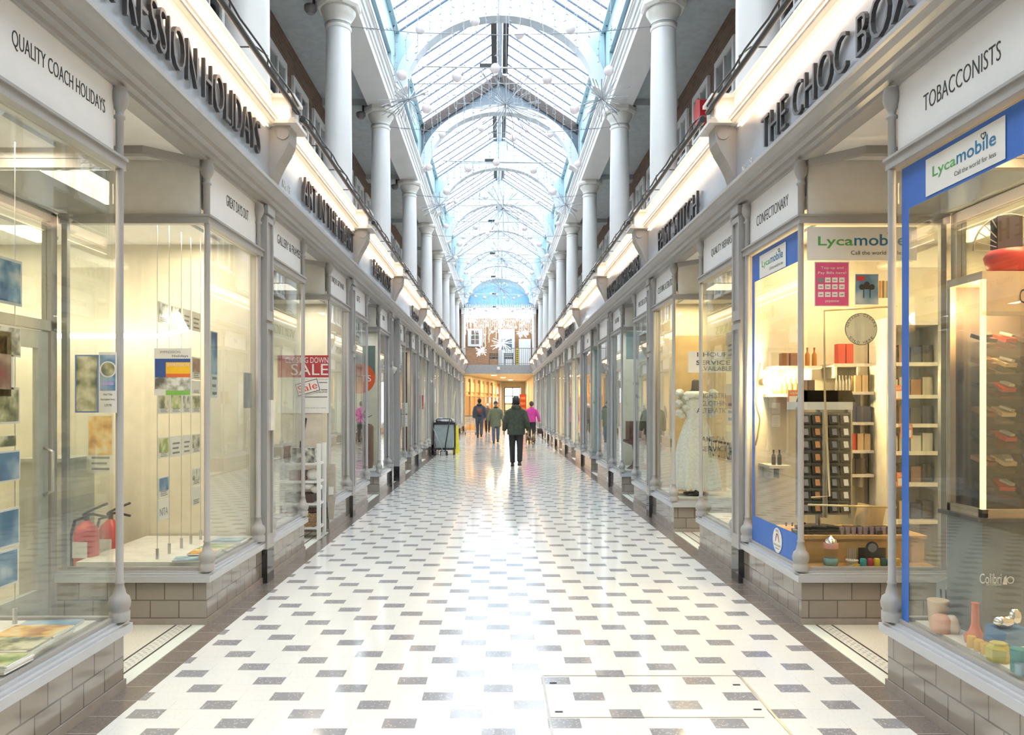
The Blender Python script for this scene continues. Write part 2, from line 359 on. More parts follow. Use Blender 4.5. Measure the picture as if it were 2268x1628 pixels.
# roof glazing
def roofz(x): return 10.15-abs(x)*.655
NB=0
for i in range(len(K)-1):
    a,c=K[i]+.15,K[i+1]-.15
    if i==0: a=-6.5
    NB+=1
    r=root('roof_glazing','pitched glass roof with slim blue-grey bars over the '+(nth(i-3)+' bay ahead' if i>=3 else ['rearmost bay','bay behind the viewpoint','bay above the viewpoint'][i]),'roof glazing',(0,a,8.85),'glazed roof bays')
    nb=int((c-a)/.49); bars=MB(); pn=MB()
    for sd in(-1,1):
        for j in range(nb+1):
            y=a+(c-a)*j/nb
            bars.add([(sd*x,yy,roofz(x)+dz) for x in(.08,2.04) for yy in(y-.014,y+.014) for dz in(-.035,0.0)],[(0,1,3,2),(4,6,7,5),(0,4,5,1),(2,3,7,6),(0,2,6,4),(1,5,7,3)])
        pn.add([(sd*x,yy,roofz(x)+dz) for x in(.08,2.06) for yy in(a,c) for dz in(0.005,.013)],[(0,1,3,2),(4,6,7,5),(0,4,5,1),(2,3,7,6),(0,2,6,4),(1,5,7,3)])
    bars.build('glazing_bars',BARB,r); pn.build('glass_pane',M['roof_glass'],r)
    rb=MB(); rb.box(-.055,.055,a-.15,c+.15,10.0,10.2); rb.build('ridge_beam',ARCHW,r)
    rb=MB()
    for sd in(-1,1): rb.sb(sd,.07,.2,a,c if i!=5 else c,9.99,10.07) if i in(4,5,6,7) else rb.sb(sd,.07,.12,a,c,10.02,10.08)
    rb.build('ridge_boards',BROWNB,r)
def ell(a,b,z0,t): return (a*math.cos(t),z0+b*math.sin(t))
for i,k in enumerate(K):
    Y=k+.1; zz=7.74
    r=root('roof_arch','white curved roof arch, '+(nth(i-5)+' of those in view' if i>=5 else ['above the back wall','just behind the viewpoint','overhead above the viewpoint','overhead above the first pilasters','overhead above the second pilasters'][i]),'arch',(0,Y,zz),'white curved roof arches')
    N=36; t0=math.asin(.09); ts=[t0+(PI-2*t0)*j/N for j in range(N+1)]
    inn=[ell(1.85,1.52,7.6,t) for t in ts]; out=[ell(2.08,1.71,7.6,t) for t in ts]
    inn=[(1.82,zz)]+inn+[(-1.82,zz)]; out=[(2.06,zz)]+[(max(-2.05,min(2.05,x)),z) for x,z in out]+[(-2.06,zz)]
    m=MB(); n=len(inn); vs=[(x,yy,z) for yy in(Y,Y+.3) for L in(inn,out) for x,z in L]
    fs=[]
    for j in range(n-1):
        fs+=[(j,j+1,n+j+1,n+j),(2*n+j,3*n+j,3*n+j+1,2*n+j+1),(j,2*n+j,2*n+j+1,j+1),(n+j,n+j+1,3*n+j+1,3*n+j)]
    m.add(vs,fs); m.build('arch_ring',ARCHW,r)
    for sd in(-1,1): MB().ext([(1.80,7.745),(2.07,7.745),(2.07,7.60),(2.0,7.62),(1.92,7.68)],sd,Y-.03,Y+.33).build('corbel',WHITE,r)
    # spandrel between ring and pitched roof
    def sp(lo,hi,y0,y1,mat,nm):
        q=MB(); vs=[(x,yy,z) for yy in(y0,y1) for L in(lo,hi) for x,z in L]; n=len(lo); fs=[]
        for j in range(n-1):
            fs+=[(j,j+1,n+j+1,n+j),(2*n+j,3*n+j,3*n+j+1,2*n+j+1),(j,2*n+j,2*n+j+1,j+1),(n+j,n+j+1,3*n+j+1,3*n+j)]
        q.add(vs,fs); q.build(nm,mat,r)
    lo=[(x*.99,z-.01) for x,z in out[1:-1]]; hi=[(max(-2.06,min(2.06,x*1.0)),roofz(x)) for x,z in lo]
    sp(lo,hi,Y+.06,Y+.2,SLATE if i==6 else BLUE,'spandrel_panel')
    if i==6:
        xs=[2.0-4.0*j/20 for j in range(21)]
        sp([(x,roofz(x)-.28) for x in xs],[(x,roofz(x)-.02) for x in xs],Y+.0,Y+.059,BROWNB,'gable_board')
    MB().cyl((0,Y+.15,9.25),(0,Y+.15,10.02),.05,n=12).build('king_post',ARCHW,r)
# columns
col=root('gallery_column',None,'column',(0,0,3.95),'white gallery columns')
MB().lathe([(.27,0),(.27,.08),(.245,.1),(.26,.15),(.235,.2),(.2,.23)],(0,0,3.95),24).build('column_base',WHITE,col)
MB().lathe([(.195,.22),(.194,1.2),(.186,2.2),(.172,3.0)],(0,0,3.95),28).build('column_shaft',WHITE,col)
cp=MB().lathe([(.18,3.0),(.187,3.02),(.187,3.045),(.172,3.06),(.175,3.13),(.21,3.19),(.25,3.26),(.25,3.29)],(0,0,3.95),28)
cp.lathe([(.30,3.29),(.33,3.33),(.33,3.40)],(0,0,3.95),8); cp.build('column_capital',C('capital_cream_paint',(.78,.75,.70),.4,var=.02),col)
first=True
for sd in(-1,1):
    for i,k in enumerate(K[1:-1]):
        lab='white round gallery column on the %s side, %s'%('left' if sd<0 else 'right',(nth(i-2)+' of those in view') if i>=2 else ['behind the viewpoint','beside the viewpoint'][i])
        if first: col.location=(sd*2.34,k+.27,3.95); col['label']=lab; first=False
        else: copy_tree(col,loc=(sd*2.34,k+.27,3.95),label=lab)
# pilasters and consoles (built at the left, mirrored by half turn)
pil=root('pilaster',None,'pilaster',(0,0,0),'grey shopfront pilasters')
MB().box(-.02,.12,0,.2,0,.30).build('pilaster_base',BLACK,pil)
p=MB(); p.box(0,.13,0,.2,.30,3.34); 
for z0,z1 in((.42,2.25),(2.42,3.2)):
    for q in((.0,.03,z0,z1),(.17,.2,z0,z1),(0,.2,z0-.09,z0),(0,.2,z1,z1+.05)): p.box(-.018,0,*q)
p.box(-.03,.13,-.01,.21,3.27,3.34); p.box(-.02,.13,-.005,.205,.30,.335)
p.build('pilaster_shaft',GREY,pil)
con=root('console_bracket',None,'bracket',(0,0,3.5),'scrolled console brackets under the balcony')
prof=[(.08,3.5),(0.0,3.5),(-.02,3.58),(-.05,3.66),(-.09,3.74),(-.14,3.82),(-.175,3.9),(-.185,3.98),(-.185,4.04),(.08,4.04)]
c=MB(); c.add([(x,y,z) for y in(-.01,.21) for x,z in prof],[tuple(range(10)),tuple(range(19,9,-1))]+[(i,(i+1)%10,10+(i+1)%10,10+i) for i in range(10)])
c.cyl((-.12,-.02,3.97),(-.12,.22,3.97),.055,n=14); c.build('scroll',GREY,con)
c=MB(); c.box(-.26,.08,-.08,.28,4.04,4.07); c.box(-.23,.08,-.05,.25,4.07,4.1); c.box(-.2,.08,-.02,.22,4.1,4.28); c.box(-.23,.08,-.05,.25,4.28,4.31); c.build('pedestal_cap',C('console_cream_paint',(.76,.71,.66),.4),con)
f1=True
for sd in(-1,1):
    sn='left' if sd<0 else 'right'
    pys=sorted(set([a for a,c_,t in BAYS[sd]]+[45.9]))
    for i,y in enumerate(pys):
        if y<-5: continue
        nx=[p for p in pys if p>y]; lab='grey panelled pilaster with black base on the %s, %s'%(sn,(nth(pys.index(y)-3)+' of those in view') if y>6 else ('behind the viewpoint' if y<0 else 'beside the viewpoint'))
        # right side: x grows outward from 2.10 ; left side half turn
        loc=(2.10,y,0) if sd>0 else (-2.10,y+.2,0); rz=0 if sd>0 else PI
        if f1: pil.location=loc; pil.rotation_euler.z=rz; pil['label']=lab
        else: copy_tree(pil,loc=loc,rotz=rz,label=lab)
        if y in K:
            loc=(2.06,y,3.5) if sd>0 else (-2.06,y+.2,3.5); lab='cream scrolled console bracket on the %s cornice %s'%(sn,(nth(K.index(y)-3)+' of those in view') if y>6 else ('behind the viewpoint' if y<0 else 'beside the viewpoint'))
            if f1: con.location=loc; con.rotation_euler.z=rz; con['label']=lab
            else: copy_tree(con,loc=loc,rotz=rz,label=lab)
        f1=False
# ------------------------------------------------------------ shopfronts
DOORN=0
POSTP=[(.055,0),(.055,.05),(.045,.055),(.056,.075),(.06,.10),(.052,.13),(.035,.145),(.03,.17),(.022,.2),(.026,.205),(.026,.215),(.021,.22)]
POSTT=[(.021,-.42),(.021,-.175),(.030,-.168),(.030,-.155),(.021,-.148),(.023,-.125),(.040,-.095),(.048,-.065),(.047,-.03),(.040,-.012),(.044,0)]
def post(r,sd,a,y,z0=.385,z1=3.33):
    prof=POSTP+[(.021,z1-z0-.42)]+[(rr,z1-z0+h) for rr,h in POSTT[1:]]
    MB().lathe(prof,(sd*a,y,z0),14).build('turned_post',GREY,r)
SIGNS={(-1,2.8):('QUALITY COACH HOLIDAYS','GREAT DAYS OUT'),(-1,6.79):('GALLERY & FRAMES','UNIQUE GIFTWARE'),(-1,10.8):('GIFTS','CARDS'),
 (1,2.8):('TOBACCONISTS','CONFECTIONARY'),(1,6.79):('QUALITY REPAIRS','CLOTHING ALTERATIONS'),(1,10.8):('WATCHES & STRAPS','BATTERIES'),
 (-1,15.9):('DRINKS','CAFE'),(1,14.8):(None,'GIFTS')}
SR={'QUALITY COACH HOLIDAYS':(3.34,4.13),'GREAT DAYS OUT':(5.98,6.5),'TOBACCONISTS':(3.36,3.97),'CONFECTIONARY':(5.82,6.53),'GALLERY & FRAMES':(7.36,8.2),'UNIQUE GIFTWARE':(9.75,10.53),'QUALITY REPAIRS':(7.23,7.92),'CLOTHING ALTERATIONS':(9.6,10.55)}
FASC={(-1,2.8):('IMPRESSION HOLIDAYS',3.70,6.42,3.66,.27),(-1,6.79):('ART IN THE HEART',7.85,10.6,3.66,.27),(-1,10.8):('EAST ROSE',12.35,14.3,3.66,.26),(-1,15.9):('Fatso',17.9,19.2,3.62,.27),
 (1,2.8):('THE CHOC BOX',3.86,6.05,3.58,.24),(1,6.79):('FAST STITCH',8.0,9.95,3.56,.25),(1,10.8):('EXPRESS WATCH REPAIRS',11.35,14.6,3.56,.24),(1,19.7):('VERTIGO',21.2,23.9,3.62,.26),
 (1,28.8):('SPORTS',30,32.4,3.6,.26),(1,24.4):('BLOOM',25.4,27.8,3.6,.26),(-1,24.4):('JADE',26,27.8,3.6,.26),(-1,19.7):('SHOES',20.9,22.6,3.6,.26),(-1,28.8):('BOOKS',30,32,3.6,.26)}
NUM={(-1,6.79):('No. 13',7.2,3.62),(1,2.8):('No. 19',6.62,3.56),(-1,2.8):('No. 11',3.1,3.6)}
NAMES={(-1,-5.2):'rear left',(-1,-1.2):'unit behind the travel agent',(-1,2.8):'coach holiday travel agent',(-1,6.79):'gallery and frames shop',(-1,10.8):'gift shop with the orange disc',(-1,15.9):'left shop with the dark brown panel',(-1,19.7):'left shop with the small red poster',
 (1,-5.2):'rear right',(1,-1.2):'unit behind the tobacconist',(1,2.8):'tobacconist and confectioner',(1,6.79):'clothing repairer with the white dress',(1,10.8):'watch repairer',(1,14.8):'right shop with the plain fascia'}
def shopfront(sd,Y0,Y1,idx):
    sn='left' if sd<0 else 'right'; nm=NAMES.get((sd,Y0),'%s side unit, %s from the bridge'%(sn,ORDS[max(0,11-K.index(Y0))] if Y0 in K else 'far'))
    r=root('shopfront','pale grey shopfront of the '+nm,'shopfront',(sd*2.13,Y0,0),'arcade shopfronts')
    a=Y0+.2; m=(Y0+Y1)/2+.1; h=.61; p,q=m-h,m+h; Y1g=Y1
    nf=Y0>24
    for A in(((2.13,2.26,a,p),(2.26,3.2,p-.12,p)),((2.13,2.26,q,Y1g),(2.26,3.2,q,q+.12))):
        g=MB(); n_=A[0][2]==a
        for (u,v,y0,y1) in A: g.sb(sd,u,v,y0,y1,.0,.312)
        g.build('stall_riser',RISER,r); g=MB()
        for (u,v,y0,y1) in A: g.sb(sd,u-(.01 if u<2.2 else 0),v,y0-(0 if n_ else .012),y1+(.012 if n_ else 0),0,.05)
        g.build('tile_plinth',C('plinth_tile',(.36,.31,.285),.2,coat=.5),r); g=MB()
        for o,z0,z1 in((.035,.312,.358),(.022,.358,.372),(.0,.372,.386)):
            B=((2.13-o,2.3,a,p+o),(2.3,3.2,p-.14,p+o)) if n_ else ((2.13-o,2.3,q-o,Y1g),(2.3,3.2,q-o,q+.14))
            for (u,v,y0,y1) in B: g.sb(sd,u,v,y0,y1,z0,z1)
        g.build('window_sill',LGREY,r)
    zt0,zt1=2.86,2.945
    for n_ in(1,0):
        g=MB()
        for (u,v,y0,y1) in(((2.115,2.19,a,p),(2.19,3.2,p-.07,p-.01)) if n_ else ((2.115,2.19,q,Y1g),(2.19,3.2,q+.01,q+.07))):
            g.sb(sd,u,v,y0,y1,zt0+.02,zt1-.015); g.sb(sd,u-.012 if u<2.15 else u,v,y0-.006,y1+.006,zt1-.015,zt1)
        y=a+.03 if n_ else Y1g-.03; g.sb(sd,2.152,2.176,y-.018,y+.018,.386,2.88)
        y=p-.04 if n_ else q+.04
        g.sb(sd,3.14,3.18,y-.02,y+.02,.386,2.88)
        y0,y1=(a,p) if n_ else (q,Y1g)
        g.sb(sd,2.15,2.18,y0,y1,.386,.41); g.sb(sd,2.18,3.2,y-.018,y+.018,.386,.41)
        g.build('window_frame',GREY,r)
    for y0,y1 in((a+.01,p-.05),(q+.05,Y1g-.01)): MB().sb(sd,2.160,2.166,y0,y1,.395,2.875).build('window_pane',M['shop_glass'],r)
    for y in(p-.04,q+.04): MB().sb(sd,2.19,3.17,y-.003,y+.003,.395,2.875).build('window_pane',M['shop_glass'],r)
    for y in(a+.07,p-.03,q+.03,Y1g-.07): post(r,sd,2.137,y)
    sg=SIGNS.get((sd,Y0),(None,None))
    for j,(y0,y1) in enumerate(((a+.02,p-.06),(q+.06,Y1g-.02))):
        s=MB(); s.sb(sd,2.155,2.175,y0,y1,2.945,3.34); so=s.build('sign_board',SIGNW,r)
        if sg[j]:
            t=MB(); pl=side(t,sd,2.155); n=len(sg[j]); w=min((y1-y0)*.80,n*.05); mid=(y0+y1)/2
            if sg[j] in SR: e0,e1=SR[sg[j]]; w=e1-e0; mid=(e0+e1)/2
            if sd==-1: pl.text(sg[j],mid-w/2,mid+w/2,3.13,.085,.002,.002,0,-.012)
            else: pl.text(sg[j],-mid-w/2,-mid+w/2,3.09,.085,.002,.002,0,-.012)
            t.build('sign_lettering',INK,so)
    for y in(p-.04,q+.04): MB().sb(sd,2.19,3.2,y-.012,y+.012,2.945,3.34).build('transom_panel',CREAM,r)
    s=MB(); s.sb(sd,2.19,3.25,p-.02,q+.02,3.335,3.355); s.build('lobby_ceiling',CREAM,r)
    for yy,dy in((q-.0,-.27),(p+.0,.27)):
        s=MB()
        pts=[(2.17,yy),(2.45,yy+dy),(2.62,yy+dy),(3.15,yy+dy*.0+ (0.02 if dy<0 else -.02))]
        for (x0,y0),(x1,y1) in zip(pts,pts[1:]):
            s.add([(sd*x,y,z) for x,y in((x0,y0),(x1,y1)) for y in(y-.03,y+.03) for z in(3.28,3.335)],[(0,1,3,2),(4,6,7,5),(0,4,5,1),(2,3,7,6),(0,2,6,4),(1,5,7,3)])
        s.build('ceiling_rib',GREY,r)
    return_entab(r,sd,Y0,Y1)
    door(sd,3.2,p+.0,q-.0)
def return_entab(r,sd,Y0,Y1):
    s=MB(); s.ext([(2.24,3.33),(2.13,3.33),(2.13,3.355),(2.10,3.365),(2.10,3.395),(2.07,3.41),(2.065,3.44),(2.03,3.455),(2.0,3.48),(1.985,3.485),(1.985,3.515),(2.05,3.525),(2.24,3.525)],sd,Y0,Y1); s.build('lower_moulding',GREY,r)
    s=MB(); s.sb(sd,2.06,2.2,Y0,Y1,3.52,4.02); s.build('fascia_board',FRZ,r)
    s=MB(); s.ext([(2.2,4.015),(2.06,4.015),(2.05,4.03),(2.01,4.035),(1.995,4.06),(1.985,4.062),(1.985,4.085),(1.97,4.088),(1.97,4.1),(2.03,4.105),(2.03,4.30),(2.02,4.305),(2.02,4.32),(2.2,4.32)],sd,Y0,Y1)
    s.build('cornice_parapet',C('cornice_cream_paint',(.80,.76,.70),.4,var=.02),r)
    s=MB()
    s.sb(sd,2.04,2.05,Y0+.3,Y1-.1,4.0,4.012)
    s.build('rope_light',emit('rope_light_glow',(1,.78,.5),3) if 'rope_light_glow' not in M else M['rope_light_glow'],r)
    fa=FASC.get((sd,Y0))
    if fa:
        t=MB(); pl=side(t,sd,2.06); u0,u1=(fa[1],fa[2]) if sd<0 else (-fa[2],-fa[1])
        pl.text(fa[0],u0,u1,fa[3],fa[4],.036,.026,0,-.014); t.build('fascia_lettering',DK,r)
    nu=NUM.get((sd,Y0))
    if nu:
        t=MB(); pl=side(t,sd,2.06); u0=nu[1] if sd<0 else -nu[1]; pl.text(nu[0],u0,u0+.26,nu[2],.07,.004,.003,0); t.build('shop_number',WHITE,r)
def door(sd,x,p,q):
    global DOORN; DOORN+=1
    r=root('door_%d'%DOORN,None,None,(sd*x,(p+q)/2,0),kind='structure')
    f=MB()
    for z in((p,p+.07,0,2.94),(q-.07,q,0,2.94),(p,q,2.1,2.17),(p,q,2.87,2.94)): f.sb(sd,x,x+.07,*z)
    f.build('door_frame',GREY,r)
    f=MB()
    for z in((p+.08,p+.2,.02,2.09),(q-.2,q-.08,.02,2.09),(p+.2,q-.2,.02,.3),(p+.2,q-.2,1.97,2.09)): f.sb(sd,x+.015,x+.055,*z)
    f.build('door_leaf',C('door_grey_paint',(.42,.44,.45),.4),r)
    MB().sb(sd,x+.03,x+.038,p+.18,q-.18,.28,2.0).sb(sd,x+.03,x+.038,p+.07,q-.07,2.17,2.87).build('door_pane',M['shop_glass'],r)
    MB().tube([(sd*(x+.01),q-.14,.95),(sd*(x-.05),q-.14,.98),(sd*(x-.05),q-.14,1.25),(sd*(x+.01),q-.14,1.28)],.012,8).build('door_handle',STEEL,r)
def passage(sd,Y0,Y1):
    nm='between the gift shop and the shop with the brown panel' if Y0<20 else 'further along the left side'
    r=root('passage_front','narrow grey panelled doorway front '+nm,'shopfront',(sd*2.13,Y0,0))
    s=MB(); s.sb(sd,2.3,2.4,Y0+.2,Y1,2.3,3.34); s.sb(sd,2.2,2.3,Y0+.2,Y0+.27,0,3.34); s.sb(sd,2.2,2.3,Y1-.07,Y1,0,3.34)
    for z0,z1 in((2.62,2.95),(3.05,3.3)):
        s.sb(sd,2.28,2.3,Y0+.35,Y1-.15,z0,z0+.03); s.sb(sd,2.28,2.3,Y0+.35,Y1-.15,z1-.03,z1)
    s.build('panelling',GREY,r)
    s=MB(); s.ext([(2.3,2.2),(2.17,2.22),(2.13,2.3),(2.12,2.34),(2.3,2.36)],sd,Y0+.22,Y1-.02); s.build('door_hood',WHITE,r)
    s=MB(); s.sb(sd,2.3,2.36,Y0+.27,Y1-.07,0,2.3); s.sb(sd,2.285,2.3,Y0+.36,Y1-.16,.25,1.0); s.sb(sd,2.285,2.3,Y0+.36,Y1-.16,1.15,2.05); s.build('door_leaf',C('door_grey_paint',(.42,.44,.45),.4),r)
    MB().sph((sd*2.26,Y0+.38,1.05),.03).build('door_knob',STEEL,r)
    return_entab(r,sd,Y0,Y1)
for sd in(-1,1):
    for i,(a,c_,t) in enumerate(BAYS[sd]):
        (shopfront(sd,a,c_,i) if t=='shop' else passage(sd,a,c_))
# balcony light bars
for sd in(-1,1):
    sn='left' if sd<0 else 'right'
    for i in range(1,len(K)-1):
        y0,y1=K[i]+.3,K[i+1]+.12; X=1.84; Z=4.2
        r=root('balcony_light_bar','black tubular light bar hung along the %s cornice %s'%(sn,'behind the viewpoint' if i<2 else nth(i-2)+' of those in view'),'light bar',(sd*X,y0,Z),'black light bars along the balcony edge')
        MB().cyl((sd*X,y0,Z),(sd*X,y1,Z),.022,n=12).cyl((sd*X,y0-.02,Z),(sd*X,y0+.06,Z),.03,n=12).build('lamp_tube',BLKP,r)
        MB().tube([(sd*(X-.03),y0+.1+(y1-y0-.2)*t/14,Z+.035+.012*math.sin(t*2.1)) for t in range(15)],.009,5).build('power_cable',BLKP,r)
        ys=[y0+.35+j*.85 for j in range(int((y1-y0)/.85))]
        for y in ys:
            MB().tube([(sd*2.06,y,4.26),(sd*2.06,y,4.37),(sd*1.93,y,4.37),(sd*X,y,4.30),(sd*X,y,4.2)],.007,5).build('bracket',BLKP,r)
        L=bpy.data.lights.new('bar_lamp','AREA'); L.shape='RECTANGLE'; L.size=y1-y0-.2; L.size_y=.10; L.energy=6.5*(y1-y0)/4; L.color=(1,.66,.40)
        lo=bpy.data.objects.new('bar_lamp',L); COL.objects.link(lo); lo.location=(sd*(X+.035),(y0+y1)/2,Z-.06)
        d=Vector((sd*1,0,-.12)).normalized(); lx=Vector((0,1,0)); z=-d; y_=z.cross(lx).normalized()
        lo.matrix_world=Matrix.Translation(lo.location)@Matrix((lx,y_,z)).transposed().to_4x4()
# shop interior lamps
SHOPL={(-1,2.8):((1,.84,.60),48),(-1,6.79):((1,.9,.75),34),(-1,10.8):((.95,.95,1),16),(-1,15.9):((1,.9,.75),16),(-1,19.7):((1,.95,.85),40),
 (1,2.8):((1,.70,.36),60),(1,6.79):((1,.78,.42),55),(1,10.8):((.9,.97,1),18),(1,14.8):((.9,.97,1),18),(1,19.7):((1,.93,.78),90),(1,24.4):((1,.75,.42),110),(1,28.8):((.8,.95,1),60)}
for sd in(-1,1):
    for a,c_,t in BAYS[sd]:
        if t!='shop' or a<-2: continue
        cl,e=SHOPL.get((sd,a),((1,.93,.82),60))
        m=(a+c_)/2+.1
        for nm,x,yy,sx,sy,ee in(('shop_ceiling_light',4.6,m,1.6,c_-a-.8,e*(1.5 if a>19 else 1)),('window_light_panel',2.62,(a+.2+m-.61)/2,.3,1.0,e*.22),('window_light_panel',2.62,(c_+m+.61)/2,.3,.9,e*.22)):
            if a>19 and x<4: continue
            r=root(nm,'flush %s %s in the %s'%('ceiling light panel' if x>4 else 'window display light panel',{0:'in the middle',1:'nearer the viewpoint',2:'further along'}[0 if x>4 else (1 if yy<m else 2)],NAMES.get((sd,a),'%s shop at the %s bay'%('left' if sd<0 else 'right',ORDS[K.index(a)] if a in K else 'far'))),'ceiling light',(sd*x,yy,2.99),'shop ceiling lights')
            b=MB(); b.box(sd*x-sx/2-.03,sd*x+sx/2+.03,yy-sy/2-.03,yy+sy/2+.03,2.975,3.0); b.build('light_frame',WHITE,r)
            L=bpy.data.lights.new(nm,'AREA'); L.shape='RECTANGLE'; L.size=sx; L.size_y=sy; L.energy=ee; L.color=cl
            lo=bpy.data.objects.new('lamp',L); COL.objects.link(lo); lo.parent=r; lo.location=(0,0,-.02)
# ------------------------------------------------------------ far end: bridge, balcony, corridor
END=45.95
b=MB(); b.box(-2.24,2.24,46.0,46.35,3.43,3.95); b.build('trim_5',C('bridge_grey_paint',(.36,.355,.37),.5),kind='structure')
b=MB(); b.box(-3.4,3.4,46.35,49.0,3.80,3.95); b.build('floor_balcony',C('balcony_floor',(.5,.48,.45),.6),kind='structure')
b=MB(); b.box(-4.7,4.7,49.0,49.2,3.95,7.1); b.build('wall_front',BRICKR,kind='structure')
b=MB(); 
for sd in(-1,1): b.sb(sd,2.24,4.7,46.22,46.5,3.95,7.3)
b.build('wall_front_piers',BRICK,kind='structure')
b=MB()
for sd in(-1,1): b.sb(sd,2.12,2.24,46.55,49,3.95,7.1)
b.build('wall_balcony_sides',C('balcony_side_white',(.78,.76,.72),.6),kind='structure')
b=MB(); b.box(-4.7,4.7,46.6,49.2,7.1,7.11); b.build('ceiling_balcony_glass',M['roof_glass'],kind='structure')
b=MB(); b.box(-2.24,2.24,45.9,46.2,6.98,7.32); b.box(-2.24,2.24,45.85,46.2,7.28,7.34); b.build('trim_6',WHITE,kind='structure')
b=MB(); n=24; pts=[(2.0*math.cos(PI*i/n),7.34+1.45*math.sin(PI*i/n)) for i in range(n+1)]
b.add([(x,y,z) for y in(46.42,46.5) for x,z in pts],[tuple(range(n+1)),tuple(range(2*n+1,n,-1))]+[(i,(i+1)%(n+1),n+1+(i+1)%(n+1),n+1+i) for i in range(n+1)])
b.build('wall_lunette',C('lunette_blue',(.20,.42,.66),.6),kind='structure')
b=MB(); b.box(-4.7,4.7,46.5,46.6,7.2,10.6); b.build('wall_gable',BLUE,kind='structure')
# windows and doors over the balcony
def bx(p0,p1,Y=48.98): return wx(p0,Y),wx(p1,Y)
WIN+=1; r=root('window_%d'%WIN,None,None,(0,48.95,4),kind='structure'); x0,x1=bx(1036,1069); z0,z1=wz(767,48.9),wz(728,48.9)
b=MB(); b.box(x0,x1,48.9,49,z0,z1); b.build('window_surround',WHITE,r)
b=MB()
for i in range(2):
    for j in range(3): b.box(x0+.22+i*.27,x0+.44+i*.27,48.88,48.899,z0+.15+j*.3,z0+.4+j*.3)
b.build('window_pane',M['upper_glass'] if 0 else C('dark_pane',(.22,.15,.11),.2),r)
DOORN+=1; r=root('door_%d'%DOORN,None,None,(.5,48.95,3.95),kind='structure'); x0,x1=bx(1104,1140)
b=MB(); b.box(x0,x1,48.88,49,3.95,wz(729,48.9)); b.build('door_leaf',WHITE,r); b=MB(); b.box(x0+.22,x0+.85,48.86,48.879,wz(774,48.9),wz(751,48.9)); b.build('door_pane',C('dark_pane2',(.16,.2,.24),.1),r)
x0,x1=bx(1149,1175); b=MB(); b.box(x0,x1,48.7,48.8,3.95,wz(751,48.8)); b.build('notice_board',SIGNW,label='tall plain white board standing right of the balcony door',cat='board')
r=root('balcony_railing','grey metal railing with thin upright bars across the end balcony','railing',(0,46.1,3.95))
b=MB(); b.box(-2.1,2.1,46.09,46.13,4.93,4.97); b.box(-2.1,2.1,46.1,46.12,4.02,4.05); b.build('rail',C('railing_grey',(.30,.27,.25),.5),r)
me=None
for i in range(36):
    x=-2.06+i*.1177; o=MB().box(x-.011,x+.011,46.1,46.12,3.95,4.94).build('baluster',MATS['railing_grey'],r) if i==0 else None
    if i==0: b0=o
    else: cc=b0.copy(); COL.objects.link(cc); cc.location=(i*.1177,0,0)
MB().box(.04,.16,46.4,46.52,3.95,6.98).build('balcony_post',WHITE,label='square white post rising from the end balcony floor',cat='post')
def chair(x,y,lab):
    r=root('balcony_chair',lab,'chair',(x,y,3.95),'black slatted chairs on the balcony')
    MB().box(x-.28,x+.28,y-.25,y+.25,4.36,4.41).build('seat',BLKP,r)
    for sx in(-1,1):
        for sy in(-1,1): MB().box(x+sx*.25-.02,x+sx*.25+.02,y+sy*.22-.02,y+sy*.22+.02,3.95,4.36).build('leg',BLKP,r)
    b=MB()
    for i in range(3): b.box(x-.27,x+.27,y+.22,y+.25,4.45+i*.1,4.51+i*.1)
    for sx in(-1,1): b.box(x+sx*.26-.02,x+sx*.26+.02,y+.21,y+.25,4.41,4.74)
    b.build('backrest',BLKP,r)
chair(-.3,46.9,'black slatted chair on the balcony left of the white post'); chair(.62,46.9,'black slatted chair on the balcony right of the white post')
r=root('caution_banner','narrow yellow caution banner standing by the balcony door','sign',(1.1,46.7,3.95)); b=MB(); b.box(1.06,1.2,46.7,46.73,3.95,5.0); b.build('banner',C('yellow_vinyl',(.85,.68,.05),.5),r)
b=MB(); pl=face(b,46.695)
for i in range(7): pl.rect(1.08,1.18,4.1+i*.12,4.16+i*.12)
b.build('printed_marks',INK,r)
r=root('bulkhead_lamp','small white bulkhead lamp on the grey bridge beam','lamp',(wx(1104,46),46,3.7)); x=wx(1104,45.98); MB().box(x-.09,x+.09,45.93,46.0,3.66,3.84).build('lamp_body',WHITE,r); MB().sph((x,45.92,3.73),(.06,.03,.06)).build('lamp_lens',BALL,r)
# lower corridor
WARMW=pm('honey_timber',(.62,.36,.15),.45,c2=(.70,.43,.19),scale=8)
def segw(name,x0,y0,x1,y1,z0,z1,t,mat,kind='structure',**k):
    d=Vector((x1-x0,y1-y0,0)).normalized(); n=Vector((-d.y,d.x,0))*t
    return MB().prism([(x0,y0),(x1,y1),(x1+n.x,y1+n.y),(x0+n.x,y0+n.y)],z0,z1).build(name,mat,kind=kind,**k)
segw('wall_corridor_left',-2.2,46.4,.3,62.2,0,3.43,.15,C('corridor_cream',(.80,.66,.42),.6))
segw('wall_corridor_right',2.15,62.2,2.15,46.4,0,3.43,.15,MATS['corridor_cream'])
b=MB(); b.box(-2.4,2.4,46.35,62.4,3.43,3.6); b.build('ceiling_corridor',MATS['corridor_cream'],kind='structure')
b=MB(); b.box(.0,2.3,62.2,62.35,2.95,3.43); b.box(.0,.5,62.2,62.35,0,2.95); b.box(1.8,2.3,62.2,62.35,0,2.95); b.build('wall_corridor_end',MATS['corridor_cream'],kind='structure')
r=root('timber_shopfront','honey-coloured timber shopfront along the left of the far corridor','shopfront',(-2.1,46.5,0))
dv=Vector((2.5,15.8,0)).normalized(); nv=Vector((dv.y,-dv.x,0))
def onw(t,off): p=Vector((-2.2,46.4,0))+dv*t+nv*off; return p
fr=MB(); pn=MB(); sgm=MB()
